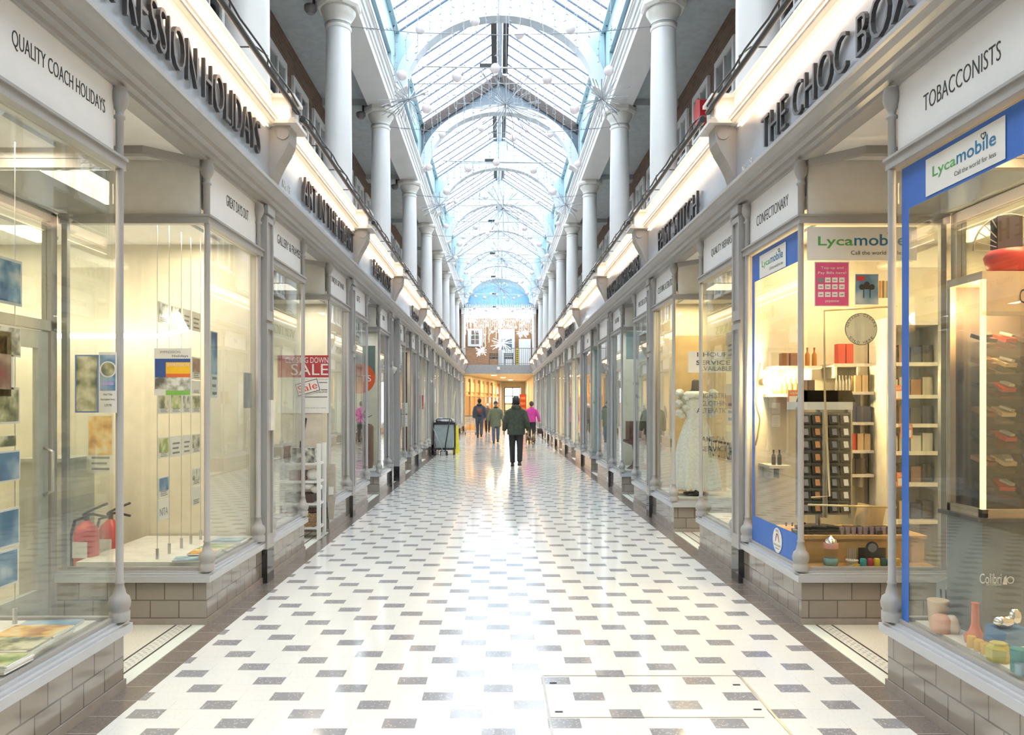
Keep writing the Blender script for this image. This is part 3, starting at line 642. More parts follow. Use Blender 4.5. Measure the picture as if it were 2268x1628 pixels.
for i in range(9):
    p=onw(.3+i*1.7,.06); fr.cb((p.x,p.y,1.6),(.2,.16,3.2),math.atan2(dv.y,dv.x)); 
    if i<8:
        p=onw(.3+i*1.7+.85,.05); fr.cb((p.x,p.y,.25),(1.5,.1,.5),math.atan2(dv.y,dv.x)); fr.cb((p.x,p.y,2.15),(1.5,.12,.12),math.atan2(dv.y,dv.x))
        pn.cb((p.x,p.y,1.3),(1.5,.03,1.6),math.atan2(dv.y,dv.x)); sgm.cb((p.x,p.y,2.68),(1.25,.06,.6),math.atan2(dv.y,dv.x))
fr.build('timber_frame',WARMW,r); pn.build('window_pane',C('amber_window',(.50,.33,.16),.15),r); sgm.build('upper_panel',C('amber_panel',(.80,.62,.30),.4),r)
r=root('exit_door','glazed exit screen with dark frame at the end of the far corridor','door',(1.15,62.25,0))
b=MB()
for x in(.5,1.13,1.75): b.box(x-.035,x+.035,62.2,62.28,0,2.95)
for z in(.05,1.1,1.62,2.25,2.93): b.box(.5,1.78,62.2,62.28,z-.03,z+.03)
b.build('door_frame',C('dark_frame',(.12,.12,.14),.4),r); MB().box(.5,1.78,62.23,62.24,.02,2.93).build('door_pane',M['shop_glass'],r)
MB().box(-3,5,67,67.2,0,1.75).build('wall_outside',BRICKR,kind='structure')
MB().box(-6,8,62.4,68,-.12,-.01).build('floor_outside',C('pavement',(.4,.38,.36),.7),kind='structure')
r=root('wall_poster','tall red poster board on the right of the far corridor','poster',(1.75,57,0)); b=MB(); b.box(1.55,2.05,57,57.05,.9,2.35); b.build('board',C('poster_red',(.72,.10,.05),.5),r)
b=MB(); pl=face(b,56.995)
for i in range(3): pl.rect(1.62,1.98,1.15+i*.4,1.35+i*.4)
b.build('pale_print',C('poster_orange',(.85,.35,.2),.5),r)
for i,(x,y) in enumerate(((-.3,48.6),(.3,52.6),(.9,57.5))):
    r=root('corridor_downlight','warm round downlight, %s in the far corridor ceiling'%ORDS[i],'ceiling light',(x,y,3.42)); MB().cyl((x,y,3.42),(x,y,3.43),.2,n=20).build('light_frame',WHITE,r); MB().cyl((x,y,3.412),(x,y,3.42),.17,n=20).build('light_lens',emit('warm_lens',(1,.75,.4),12) if 'warm_lens' not in M else M['warm_lens'],r)
    L=bpy.data.lights.new('downlight','AREA'); L.shape='DISK'; L.size=1.0; L.energy=75; L.color=(1,.74,.45); lo=bpy.data.objects.new('downlight_lamp',L); COL.objects.link(lo); lo.location=(x,y,3.38)
# ------------------------------------------------------------ shop contents
PICS=[picture('print_%d'%i,c,sc_,i) for i,(c,sc_) in enumerate([([(.05,.15,.3),(.2,.4,.55),(.7,.75,.7)],7),([(.1,.12,.08),(.4,.38,.2),(.75,.7,.5)],12),([(.3,.05,.08),(.25,.12,.1),(.5,.35,.25)],6),([(.08,.2,.35),(.2,.35,.5),(.6,.66,.68)],5),([(.5,.2,.05),(.9,.5,.1),(.95,.8,.5)],8),([(.15,.15,.14),(.45,.45,.4),(.8,.8,.75)],16),([(.05,.1,.25),(.1,.25,.45),(.5,.6,.7)],5),([(.15,.25,.08),(.4,.5,.15),(.8,.75,.5)],9)])]
PAPER=C('paper_white',(.84,.82,.78),.6,var=.01); TXG=C('print_grey',(.25,.25,.28),.6)
def poster(name,lab,mk,u0,u1,v0,v1,pic=0,cap=.3,group=None,text=None,frame=PAPER,cat='poster',base=None,lines=3):
    b=MB(); pl=mk(b); pl.rect(u0,u1,v0,v1,.004,.006,0); w=u1-u0; h=v1-v0; m=min(w,h)*.06
    vm=v0+m+(h-2*m)*cap
    if pic is not None: pl.rect(u0+m,u1-m,vm,v1-m,.0055,.001,1)
    if cap>0:
        if text: pl.text(text,u0+m*2,u1-m*2,v0+(vm-v0)*.3,(vm-v0)*.5,.0055,.001,2)
        else:
            for i in range(lines): y=v0+m+(vm-v0-m)*(i+.3)/lines; pl.rect(u0+w*.18,u1-w*(.15+.1*(i%2)),y,y+(vm-v0)*.35/lines,.0055,.001,2)
    return b.build(name,[frame,PICS[pic] if pic is not None else frame,TXG],label=lab,cat=cat,group=group)
L=lambda a:(lambda b:side(b,-1,a)); RR=lambda a:(lambda b:side(b,1,a)); FC=lambda Y:(lambda b:face(b,Y))
PLAT=C('display_platform_white',(.82,.80,.76),.4)
def platform(sd,y0,y1,lab,x1=3.15): MB().sb(sd,2.2,x1,y0,y1,.386,.42).build('display_platform',PLAT,label=lab,cat='platform')
platform(-1,3.03,4.13,'white display platform inside the nearest left window'); platform(-1,5.66,6.8,'white display platform inside the far window of the travel agent')
# wires and hung posters in the travel agent
for nm,ys in(('nearer',(3.2,3.42,3.64,3.86,4.07)),('further',(5.77,5.98,6.21,6.40,6.61))):
    r=root('cable_display','set of thin steel display cables in the %s travel agent window'%nm,'display',(-2.6,ys[0],.42))
    for y in ys: MB().cyl((-2.6,y,.42),(-2.6,y,2.99),.0025,n=5).cyl((-2.6,y,.42),(-2.6,y,.50),.012,n=8).build('cable',STEEL,r)
ys=(5.77,5.98,6.21,6.40,6.61)
wrows=[('second',1.66,1.51,(1,7,5,1)),('third',1.33,1.17,(7,None,None,5)),('top',2.36,2.20,(5,5,None,None))]
for rn,zt,zb,pp in wrows:
    for i in range(4):
        poster('hanging_card','card in the %s row of the far travel agent cables, %s from the left'%(rn,ORDS[i] if i else 'first'),L(2.60),ys[i]+.015,ys[i+1]-.015,zb,zt,pp[i],.25 if pp[i] is not None else .8,'cards hung on the display cables')
for i,(c,zt,zb,pic,tx,lb) in enumerate([(0,1.03,.87,6,None,'dark blue text card low at the left of the far travel agent cables'),(0,.86,.70,None,'NTA','white card reading NTA low on the far travel agent cables'),(3,1.04,.90,5,None,'grey card low at the right of the far travel agent cables'),(3,.89,.73,None,None,'white card with a small emblem low at the right of the cables'),(3,1.98,1.79,2,None,'card with pink print high at the right of the far cables'),(3,1.78,1.67,None,None,'plain pale card at the right of the far cables')]):
    poster('hanging_card',lb,L(2.60),ys[c]+.015,ys[c+1]-.015,zb,zt,pic,.3 if not tx else .75,'cards hung on the display cables',tx)
near=[(3.64,4.10,2.34,2.10,0,'teal holiday card hung highest in the nearest left window'),(3.86,4.09,1.99,1.83,5,'white card with a grey photo in the nearest left window'),(3.6,4.03,1.98,1.60,2,'maroon poster in a white frame at the left picture edge'),(3.86,4.08,1.67,1.48,1,'olive landscape card in the nearest left window'),(3.86,4.05,1.42,1.36,1,'small brown photo card in the nearest left window'),(3.64,4.085,1.34,1.18,6,'dark blue card with green print in the nearest left window'),(3.64,4.08,1.04,.84,3,'blue seaside card in the nearest left window'),(3.64,4.07,.83,.64,3,'mountain and sky card hung lowest in the nearest left window')]
for y0,y1,zt,zb,pc,lb in near: poster('hanging_card',lb,L(2.585),y0,y1,zb,zt,pc,.0,'cards hung on the display cables')
# big holiday poster on return glass
X=lambda px,Y=5.56:wx(px,Y); Z=lambda py,Y=5.56:wz(py,Y)
b=MB(); pl=face(b,5.535); pl.rect(X(345),X(427),Z(876),Z(772),.002,.002,0); pl.rect(X(347),X(425),Z(862),Z(795),.003,.001,1); pl.rect(X(371),X(425),Z(828),Z(803),.004,.001,2); pl.rect(X(371),X(425),Z(868),Z(836),.004,.001,3); pl.rect(X(347),X(371),Z(862),Z(836),.004,.001,3)
pl.rect(X(371),X(425),Z(836),Z(828),.004,.001,6); pl.rect(X(371),X(425),Z(875),Z(865),.005,.001,7)
pl.text('IMPRESSION',X(375),X(422),Z(812),.022,.0055,.001,0); pl.text('IMPRESSION',X(358),X(403),Z(783),.018,.003,.001,4); pl.text('Holidays',X(385),X(420),Z(793),.022,.003,.001,5)
b.build('holiday_poster',[PAPER,C('poster_blue',(.04,.10,.35),.4),C('poster_amber',(.95,.55,.03),.4),PICS[5],TXG,INK,C('poster_scarlet',(.8,.18,.05),.4),C('poster_green',(.25,.55,.12),.4)],label='holiday poster in blue and orange on the travel agent return window',cat='poster')
Y=5.0
# poster pair and leaflets seen through the near window (inside, behind lobby glass)
b=MB(); pl=face(b,4.21); x=lambda px:wx(px,4.21); z=lambda py:wz(py,4.21)
pl.rect(x(219),x(259),z(914),z(780),.002,.002,0); pl.rect(x(222),x(256),z(865),z(786),.003,.001,1); pl.disc((x(240)),z(818),.045,.004,.001,3); pl.disc(x(240),z(818),.037,.005,.001,2); pl.rect(x(226),x(252),z(853),z(847),.004,.001,4)
pl.text('Wed 7 Feb',x(229),x(249),z(876),.012,.003,.001,5); pl.text('Nottingham Arena',x(224),x(255),z(888),.014,.003,.001,5); pl.text('£39.95',x(232),x(248),z(900),.013,.003,.001,5)
b.build('show_poster',[PAPER,PICS[6],PICS[1],PAPER,C('lilac',(.5,.4,.8),.5),INK],label='narrow blue show poster on the lobby glass beside the nearest left post',cat='poster')
b=MB(); pl=face(b,4.9); x=lambda px:wx(px,4.9); z=lambda py:wz(py,4.9)
poster('brochure_sheet','sandy sheet with a blue heading beside the narrow blue show poster',FC(4.23),wx(167,4.23),wx(219,4.23),wz(914,4.23),wz(786,4.23),1,0,frame=C('sheet_blue',(.15,.25,.6),.5))
poster('tour_poster','orange coach tour poster hung low inside the travel agent',FC(6.2),wx(193,6.2),wx(252,6.2),wz(1048,6.2),wz(918,6.2),4,.3)
poster('desk_calendar','tent card with a line figure on the travel agent desk',FC(6.0),wx(101,6.0),wx(128,6.0),wz(1021,6.0),wz(970,6.0),5,.0)
b=MB(); b.box(wx(60,6.05),wx(165,6.05),5.95,6.35,0,wz(1023,6.0)); b.box(wx(55,6.05),wx(168,6.05),5.92,6.38,wz(1023,6.0),wz(1023,6.0)+.03); b.build('reception_desk',C('desk_grey',(.45,.45,.42),.5),label='grey reception desk behind the travel agent lobby',cat='desk')
def extinguisher(x,y,lab,hh=.56):
    r=root('fire_extinguisher',lab,'fire extinguisher',(x,y,0),'red fire extinguishers')
    MB().lathe([(.085,0),(.088,.03),(.088,hh-.07),(.075,hh-.02),(.04,hh+.01),(.022,hh+.03)],(x,y,0.0),20).build('cylinder',RED,r)
    MB().cyl((x,y,hh+.02),(x,y,hh+.07),.02,n=10).tube([(x-.03,y,hh+.07),(x+.05,y,hh+.08),(x+.16,y,hh+.055)],.011,6).tube([(x-.02,y,hh+.08),(x+.06,y,hh+.12),(x+.16,y,hh+.16)],.010,6).build('valve_handle',BLKP,r)
    MB().tube([(x-.02,y,hh+.05),(x-.09,y,hh+.03),(x-.125,y,hh-.1),(x-.115,y,hh-.35)],.012,6).build('hose',BLKP,r)
    MB().box(x-.06,x+.05,y-.093,y-.085,hh-.24,hh-.12).build('label_band',PAPER,r)
extinguisher(wx(192,5.9),5.9,'larger red fire extinguisher standing left behind the travel agent glass',.66); extinguisher(wx(245,6.25),6.25,'red fire extinguisher standing right, half behind the window post',.62)
b=MB(); b.tube([(-5.6,6.62,2.17),(-2.95,6.62,2.17),(-2.62,6.35,2.2),(-2.5,5.9,2.27)],.022,6); b.build('light_strip',emit('strip_glow',(1,.93,.75),7),label='glowing strip light running along the travel agent wall',cat='strip light')
# brochures on platforms
def booklet(sd,x,y,w,d,rot,lab,pc,n=3,z=.42):
    b=MB()
    for i in range(n): b.cb((sd*x+R.uniform(-.01,.01),y+R.uniform(-.01,.01),z+.004+i*.008),(w,d,.007),rot+R.uniform(-.06,.06),0)
    b.cb((sd*x,y,z+.001+n*.008),(w*.97,d*.97,.002),rot,1); b.build('brochure_stack',[PAPER,PICS[pc]],label=lab,cat='brochures',group='brochures on the window platforms')
for x,y,w,d,ro,pc,n,lb in[(2.38,3.98,.3,.21,.1,3,2,'blue holiday brochures in the nearest left window, furthest along the sill'),(2.34,3.80,.3,.2,0,4,5,'orange brochures in the nearest left window'),(2.33,3.60,.3,.21,.05,1,5,'brown photo brochures in the nearest left window'),(2.3,3.40,.28,.2,0,7,4,'green brochures at the left picture edge of the nearest window'),(2.5,3.62,.25,.2,0,4,2,'yellow leaflets set behind the brown photo brochures')]: booklet(-1,x,y,w,d,ro,lb,pc,n)
for x,y,w,d,ro,pc,n,lb in[(2.33,5.72,.24,.16,.2,0,2,'teal brochure lying at the corner post of the far travel agent window'),(2.3,5.9,.2,.2,.1,4,4,'orange brochure pile in the far travel agent window'),(2.3,6.15,.24,.2,0,7,3,'green brochure pile in the far travel agent window'),(2.3,6.45,.26,.2,0,3,3,'blue brochure pile beside the first pilaster')]: booklet(-1,x,y,w,d,ro,lb,pc,n)
poster('window_card','narrow blue show card on the far travel agent window',L(2.185),5.73,5.86,1.63,2.13,6,.35)
MB().sb(-1,2.175,2.195,6.5,6.66,1.55,1.85).build('letter_plate',C('plate_grey',(.35,.35,.36),.4),label='small grey notice plate by the first left pilaster',cat='plate')
MB().sb(-1,2.08,2.10,7.0,7.0+.02,1.35,1.62).sb(-1,2.06,2.10,6.83,6.96,1.35,1.62).build('letter_box',C('plate_cream',(.78,.74,.66),.4),label='cream plate fixed to the first left pilaster',cat='plate')
# gallery shop (left, second)
Y=9.49; x=lambda p:wx(p,Y); z=lambda p:wz(p,Y)
b=MB(); pl=face(b,Y); pl.rect(x(615),x(728),z(915),z(787),.002,.002,0); pl.rect(x(615),x(728),z(836),z(787),.003,.001,1); pl.text('CLOSING DOWN',x(632),x(727),z(804),.07,.004,.001,0); pl.text('SALE',x(645),x(727),z(831),.14,.004,.001,0)
pl.text('ON ALL STOCK UNTIL END JAN',x(672),x(726),z(842),.014,.003,.001,2); 
for i in range(3): pl.rect(x(670),x(725),z(848+i*16),z(846.5+i*16),.003,.001,2)
pl.text('ONLINE',x(697),x(725),z(870),.022,.003,.001,2); pl.text('Thank you for your custom',x(675),x(722),z(905),.015,.003,.001,2)
b.build('sale_poster',[PAPER,C('sale_crimson',(.50,.05,.06),.5),INK],label='white poster with a crimson SALE heading on the gallery shop return window',cat='poster')
b=MB(); pl=PL(b,(x(660),Y-.01,z(880)),(math.cos(.27),0,math.sin(.27)),(-math.sin(.27),0,math.cos(.27)),(0,-1,0)); pl.rect(0,.30,0,.17,.002,.002,0); pl.rect(.01,.29,.01,.16,.003,.001,1); pl.rect(.018,.282,.018,.152,.004,.001,0); pl.text('Sale',.03,.27,.045,.085,.005,.001,2)
b.build('sale_sign',[PAPER,INK,C('sale_red',(.75,.04,.04),.5)],label='tilted white card with red Sale lettering over the closing down poster',cat='sign')
MB().box(-3.0,-2.22,9.5,9.53,.386,1.55).box(-3.0,-2.22,9.49,9.53,1.55,1.6).build('window_back',C('pale_tan_panel',(.70,.62,.52),.6),label='tan backing panel low in the gallery shop return window',cat='panel')
# shelf rack in the lobby
r=root('shelf_rack','white painted shelf rack with baskets standing in the gallery shop doorway','shelf rack',(-2.38,9.15,0))
for xx in(-2.62,-2.14):
    for yy in(9.0,9.28): MB().box(xx-.02,xx+.02,yy-.02,yy+.02,0.006,.98 if xx<-2.5 else 1.12).build('leg',WHITE,r)
for zz in(.12,.40,.66,.87): MB().box(-2.62,-2.14,8.99,9.29,zz,zz+.025).build('shelf',WHITE,r)
b=MB()
for j in range(9):
    zz=.145+.018*j; b.tube([(-2.57,9.0,zz),(-2.2,9.0,zz+.004),(-2.18,9.25,zz),(-2.58,9.25,zz),(-2.57,9.0,zz)],.010,5)
for j in range(9): b.cyl((-2.56+j*.045,9.0,.145),(-2.56+j*.045,9.0,.31),.007,n=5)
b.build('wicker_basket',C('wicker',(.36,.22,.12),.7,scale=60,c2=(.5,.34,.2)),label='brown wicker basket on the lowest shelf of the rack',cat='basket')
MB().box(-2.54,-2.22,9.02,9.26,.425,.53).build('storage_box',C('dark_box',(.10,.07,.06),.6),label='dark brown box on the second shelf of the rack',cat='box')
b=MB(); 
for i in range(9): b.sph((-2.5+R.uniform(0,.32),9.1+R.uniform(-.06,.06),.58+R.uniform(-.01,.05)),(R.uniform(.05,.09),.05,.045),9,6)
b.build('crumpled_paper',PAPER,label='crumpled white tissue heaped on the dark box of the rack',cat='paper')
MB().sph((-2.24,9.1,.755),(.07,.06,.07),10,7).build('tissue_ball',PAPER,label='white tissue ball on the third shelf of the rack',cat='paper')
MB().box(-2.5,-2.32,9.05,9.2,.685,.80).build('trinket_box',DWOOD,label='small dark wooden box on the third shelf of the rack',cat='box')
MB().box(-2.46,-2.2,9.03,9.2,.895,1.07).build('carved_box',PICS[5],label='carved grey floral box on the top shelf of the rack',cat='box')
MB().cyl((-2.36,9.08,1.07),(-2.36,9.08,1.11),.03,n=12).sph((-2.36,9.08,1.13),.028).cyl((-2.36,9.08,1.14),(-2.31,9.08,1.42),.014,n=8).build('table_lamp_stem',BLKP,label='dark slender lamp stem standing on the carved box',cat='lamp')
MB().lathe([(.03,0),(.045,.06),(.035,.14),(.05,.2)],(-2.54,9.1,.895),10).build('vase',DWOOD,label='brown vase at the left of the top shelf of the rack',cat='vase')
r=root('driftwood_plank','pale upright driftwood plank with a hanging tag at the gallery shop doorway','plank',(-2.08,9.48,.17))
MB().add([(xx,yy,zz) for zz,hw in((.17,.03),(.45,.055),(.80,.055),(.85,.05)) for xx,yy in((-2.09-hw,9.43),(-2.09+hw,9.43),(-2.09+hw,9.455),(-2.09-hw,9.455))],[(0,3,2,1),(12,13,14,15)]+[(a*4+i,a*4+(i+1)%4,a*4+4+(i+1)%4,a*4+4+i) for a in range(3) for i in range(4)]).build('board',C('driftwood',(.52,.46,.38),.7,scale=25),r)
MB().box(-2.12,-2.06,9.42,9.43,.47,.57).build('tag',PAPER,r)
# gift shop with the orange disc (left, third)
m_=(10.8+14.8)/2+.1; q=m_+.61; Y=q-.01; x=lambda p:wx(p,Y); z=lambda p:wz(p,Y)
b=MB(); pl=face(b,Y); pl.disc(x(797),z(838),.27,.002,.002,0); pl.text('GIFTS',x(768),x(822),z(845),.11,.003,.001,1); b.build('window_disc',[C('disc_orange',(.78,.12,.03),.5),PAPER],label='round orange window sticker in the left shop past the driftwood plank',cat='sticker')
MB().box(-2.85,-2.22,q+.1,q+.13,2.05,2.62).build('header_board',C('teal_panel',(.16,.27,.25),.5),label='dark teal header panel high in the gift shop return window',cat='panel')
MB().lathe([(.26,0),(.28,.1),(.28,.75),(.24,.8)],(-2.6,q+.55,.42),20).build('display_drum',DWOOD,label='brown drum pedestal in the gift shop window',cat='pedestal')
platform(-1,q+.05,14.7,'white display platform in the gift shop window'); platform(-1,11.05,m_-.7,'white display platform in the near window of the gift shop')
b=MB()
for i in range(7): a=i*.9; b.tube([(-2.5,q+.3,1.35),(-2.5+.12*math.cos(a),q+.3,1.35+.14*math.sin(a)),(-2.5+.2*math.cos(a+.2),q+.3,1.35+.2*math.sin(a+.2))],.008,5)
b.sph((-2.47,q+.29,1.38),.04,8,6); b.build('twig_flower',[BLKP],label='dark twig spray above the brown drum pedestal',cat='ornament')
# brown panel shop (left, after the passage)
m_=(15.9+19.7)/2+.1; q=m_+.61
MB().box(-3.1,-2.24,q+.06,q+.09,.40,2.84).build('window_blind',C('maroon_blind',(.11,.035,.03),.6),label='dark maroon full-height blind in the return window past the passage',cat='blind')
for i,(z0,z1) in enumerate(((1.05,1.33),(1.36,1.62))): poster('window_notice','%s of the two white notices on the dark maroon blind'%('lower','upper')[i],FC(q-.008),-2.42,-2.22,z0,z1,None,.9,'notices on the blind',lines=6)
MB().lathe([(.15,0),(.17,.2),(.12,.5)],(-2.5,q-.0+.2,.42),14).build('urn',C('urn_dark',(.08,.07,.07),.4),label='dark urn behind the notices past the passage',cat='urn')
m_=(19.7+23.3)/2+.1; q=m_+.61
poster('window_poster','small red poster in the left shop beyond the maroon blind',FC(q-.008),-2.45,-2.2,1.45,1.85,2,.0,frame=C('poster_red2',(.70,.06,.05),.5))
# ------------------------------------------------------------ tobacconist (right, first)
BLV=C('blue_vinyl',(.04,.16,.58),.4,var=.02); LG=C('logo_green',(.10,.42,.10),.5); LB=C('logo_blue',(.02,.18,.38),.5)
def lyca(b,pl,u0,u1,v0,v1):
    w=u1-u0; h=v1-v0; pl.rect(u0,u1,v0,v1,.004,.001,0)
    pl.text('Lyca',u0+w*.10,u0+w*.42,v0+h*.36,h*.36,.005,.001,1,.012); pl.text('mobile',u0+w*.43,u0+w*.90,v0+h*.44,h*.34,.005,.001,2,.012)
    pl.text('Call the world for less',u0+w*.40,u0+w*.90,v0+h*.17,h*.12,.005,.001,3)
    t=MB(); cx=u0+w*.76; cyy=v0+h*.80; s=h*.09
    pts=[(cx+s*(16*math.sin(a)**3)/16,cyy+s*(13*math.cos(a)-5*math.cos(2*a)-2*math.cos(3*a)-math.cos(4*a))/16) for a in [2*PI*i/24 for i in range(25)]]
    for (a,c_),(d,e) in zip(pts,pts[1:]): b.cyl(pl.P(a,c_,.005),pl.P(d,e,.005),.0018,n=4,mi=3)
LM=[PAPER,LG,LB,INK]
def vin(y0,y1,z0,z1,lab): b=MB(); side(b,1,2.158).rect(-y1,-y0,z0,z1,.0,.001,0); return b.build('vinyl_band',BLV,label=lab,cat='vinyl band')
vin(3.0,4.19,2.63,2.86,'blue vinyl band across the top of the nearest right window'); vin(4.12,4.19,.41,2.63,'narrow upright blue vinyl strip on the nearest right window')
vin(5.6,6.66,2.63,2.86,'blue vinyl band across the top of the confectionary window'); vin(5.6,6.66,.41,.625,'blue vinyl panel at the foot of the confectionary window'); vin(6.60,6.66,.625,2.63,'narrow upright blue vinyl strip by the first right pilaster')
b=MB(); pl=side(b,1,2.158); lyca(b,pl,-3.95,-3.33,2.645,2.835); b.build('network_sign',LM,label='white and green mobile network sign on the nearest right window',cat='sign')
b=MB(); pl=side(b,1,2.158); lyca(b,pl,-6.46,-5.87,2.635,2.825); b.build('network_sign',LM,label='white and green mobile network sign on the confectionary window',cat='sign')
Y=5.525; x=lambda p:wx(p,Y); z=lambda p:wz(p,Y)
b=MB(); pl=face(b,Y+.0); lyca(b,pl,x(1787),x(2030),z(577),z(503)); b.build('network_banner',LM,label='wide white mobile network banner across the tobacconist return window',cat='banner')
b=MB(); pl=side(b,1,2.156); pl.disc(-6.05,.512,.098,.002,.001,0); pl.text('FREE',-6.08,-6.02,.575,.02,.003,.001,1)
for s in(-1,1): pl.poly([(-6.05,.565),(-6.05+s*.02,.565),(-6.05+s*.045,.50),(-6.05+s*.035,.50)],.003,.001,2)
pl.text('PIERCING & CLEANING',-6.125,-5.975,.465,.016,.003,.001,1); pl.rect(-6.09,-6.01,.445,.449,.003,.001,1); b.build('round_sticker',[PAPER,INK,C('maroon_print',(.3,.05,.05),.5)],label='round white sticker on the blue vinyl foot panel',cat='sticker')
b=MB(); pl=face(b,Y-.004); pl.rect(x(1803),x(1880),z(679),z(580),.002,.002,0); pl.rect(x(1805),x(1878),z(677),z(582),.003,.001,1)
pl.text('Top-up and',x(1817),x(1867),z(598),.024,.004,.001,0); pl.text('Pay Bills here!',x(1811),x(1873),z(609),.024,.004,.001,0)
for j,yy in enumerate((615,630,647)):
    for i in range(4): pl.rect(x(1811+i*15.5),x(1823+i*15.5),z(yy+11),z(yy),.004,.001,0 if (i,j)!=(0,0) else 2); pl.rect(x(1813.5+i*15.5),x(1820.5+i*15.5),z(yy+7),z(yy+5),.005,.001,2)
pl.text('payzone',x(1827),x(1857),z(671),.018,.004,.001,0); b.build('bill_payment_poster',[PAPER,C('poster_pink',(.72,.09,.26),.5),TXG],label='pink top-up and bill payment poster on the tobacconist return window',cat='poster')
b=MB(); pl=face(b,Y-.004); pl.rect(x(1893),x(1945),z(675),z(607),.002,.002,0); pl.rect(x(1894),x(1944),z(674),z(608),.003,.001,1)
for i,(cx,cyy) in enumerate(((1908,636),(1919,630),(1930,636))):
    pl.disc(x(cx),z(cyy),.02,.004,.001,2); pl.rect(x(cx-5.5),x(cx+5.5),z(641),z(cyy),.0045,.001,2)
for cx in(1912,1926): pl.rect(x(cx-1),x(cx+1),z(660),z(641),.004,.001,2)
pl.rect(x(1897),x(1914),z(622),z(612),.004,.001,3); b.build('brush_poster',[PAPER,PICS[3],INK,RED],label='pale blue poster with three dark brush shapes beside the pink poster',cat='poster')
b=MB(); pl=face(b,Y+.2); Y2=Y+.2
for i in range(5): pl.rect(wx(1946+i*7,Y2),wx(1952+i*7,Y2),wz(660,Y2),wz(622,Y2),.002,.002,i%3)
b.build('paperback_row',[C('book_orange',(.7,.3,.05),.5),C('book_brown',(.35,.18,.08),.5),C('book_tan',(.6,.5,.3),.5)],label='row of orange book spines beside the brush poster',cat='books',kind='stuff')
# round hanging sign with arched lettering
b=MB(); pl=face(b,Y+.05); Yr=Y+.05; cx,cz=wx(1907,Yr),wz(729,Yr); rr=35.5/F*Yr
pl.disc(cx,cz,rr,.003,.006,1,40); pl.disc(cx,cz,rr*.965,.0045,.001,0,40)
def arc(tx,ac,da,flip):
    n=len(tx)
    for i,ch in enumerate(tx):
        if ch==' ': continue
        a=ac+(i-(n-1)/2)*da*(-1 if not flip else 1); R_=rr*(.80 if not flip else .93)
        px,pz=cx+R_*math.cos(a),cz+R_*math.sin(a); ro=a-PI/2 if not flip else a+PI/2
        w=.016 if ch not in 'I' else .004
        pl.text(ch,px-w/2*math.cos(ro),px-w/2*math.cos(ro)+w,pz-w/2*math.sin(ro),.018,.0055,.001,1,0,ro)
arc('HAVANA CIGARS',PI/2,.225,False); arc('SOLD HERE',-PI/2,.225,True)
b.build('hanging_sign',[C('sign_cream',(.90,.82,.66),.5),INK],label='round cream sign reading SOLD HERE hanging in the tobacconist window',cat='sign')
# display frame rail
b=MB(); yq=Y+.09; P_=lambda a,c_:(wx(a,yq),yq,wz(c_,yq))
b.tube([P_(1986,678),P_(1825,688),P_(1827,880),P_(1838,1099),P_(1797,1102)],.008,6); b.tube([P_(1790,1118),P_(1985,1124)],.008,6); b.build('display_rail',C('brass_rail',(.75,.60,.35),.3,metal=.6),label='thin brass display rail frame inside the tobacconist return window',cat='rail')
# counter and platform
MB().box(2.2,3.15,5.76,6.25,.386,.575).box(2.19,3.16,5.74,6.27,.575,.60).build('window_counter',C('tan_laminate',(.66,.40,.16),.45),label='tan wooden counter behind the tobacconist return window',cat='counter')
MB().box(2.2,3.15,5.56,5.74,.386,.40).build('display_platform',WOOD,label='narrow brown shelf in front of the tan counter',cat='platform')
def jar(x,y,z,r,h,mats,lab,name='jar',cat='jar',prof=None,group=None,n=14):
    b=MB(); b.lathe(prof or [(r*.9,0),(r,h*.1),(r,h*.75),(r*.6,h*.88),(r*.6,h)],(x,y,z),n); return b.build(name,mats,label=lab,cat=cat,group=group)
xx=wx(1840,5.65); r=root('glass_lantern','domed glass display lantern with silver lid at the left of the narrow shelf','lantern',(xx,5.65,.40)); MB().lathe([(.045,0),(.05,.01),(.05,.05),(.04,.055)],(xx,5.65,.40),16).build('base',C('teal_base',(.25,.45,.45),.4),r); MB().lathe([(.045,.055),(.047,.10),(.05,.13)],(xx,5.65,.40),16).build('glass_body',M['clear_acrylic'],r); MB().lathe([(.052,.125),(.052,.16),(.045,.165)],(xx,5.65,.40),16).build('pink_band',C('salmon',(.75,.35,.28),.5),r); MB().lathe([(.046,.165),(.04,.19),(.015,.205),(.008,.22)],(xx,5.65,.40),16).build('lid',C('chrome',(.8,.8,.8),.15,metal=1),r)
xx=wx(1887,5.65); r=root('cutter_stand','small white stand holding upright cigar cutters','stand',(xx,5.65,.40)); MB().lathe([(.03,0),(.02,.015),(.045,.03),(.045,.04)],(xx,5.65,.40),14).build('tray',WHITE,r)
for i in range(5): MB().cyl((xx-.03+i*.014,5.65,.44),(xx-.03+i*.014,5.65,.52),.004,n=6).build('cutter',STEEL,r)
MB().box(xx-.02,xx+.02,5.60,5.605,.40,.42).build('price_tag',C('yellow_tag',(.85,.65,.1),.5),label='yellow price tag under the cutter stand',cat='tag')
xx=wx(1935,5.67); r=root('tin_display','black counter display board with a round crest','display stand',(xx,5.68,.40)); b=MB(); pl=face(b,5.69); pl.rect(xx-.1,xx+.1,.40,.52,.0,.01,0); pl.disc(xx,.52,.045,.001,.01,0); pl.disc(xx,.52,.033,.003,.001,1); b.build('board',[BLKP,TXG],r)
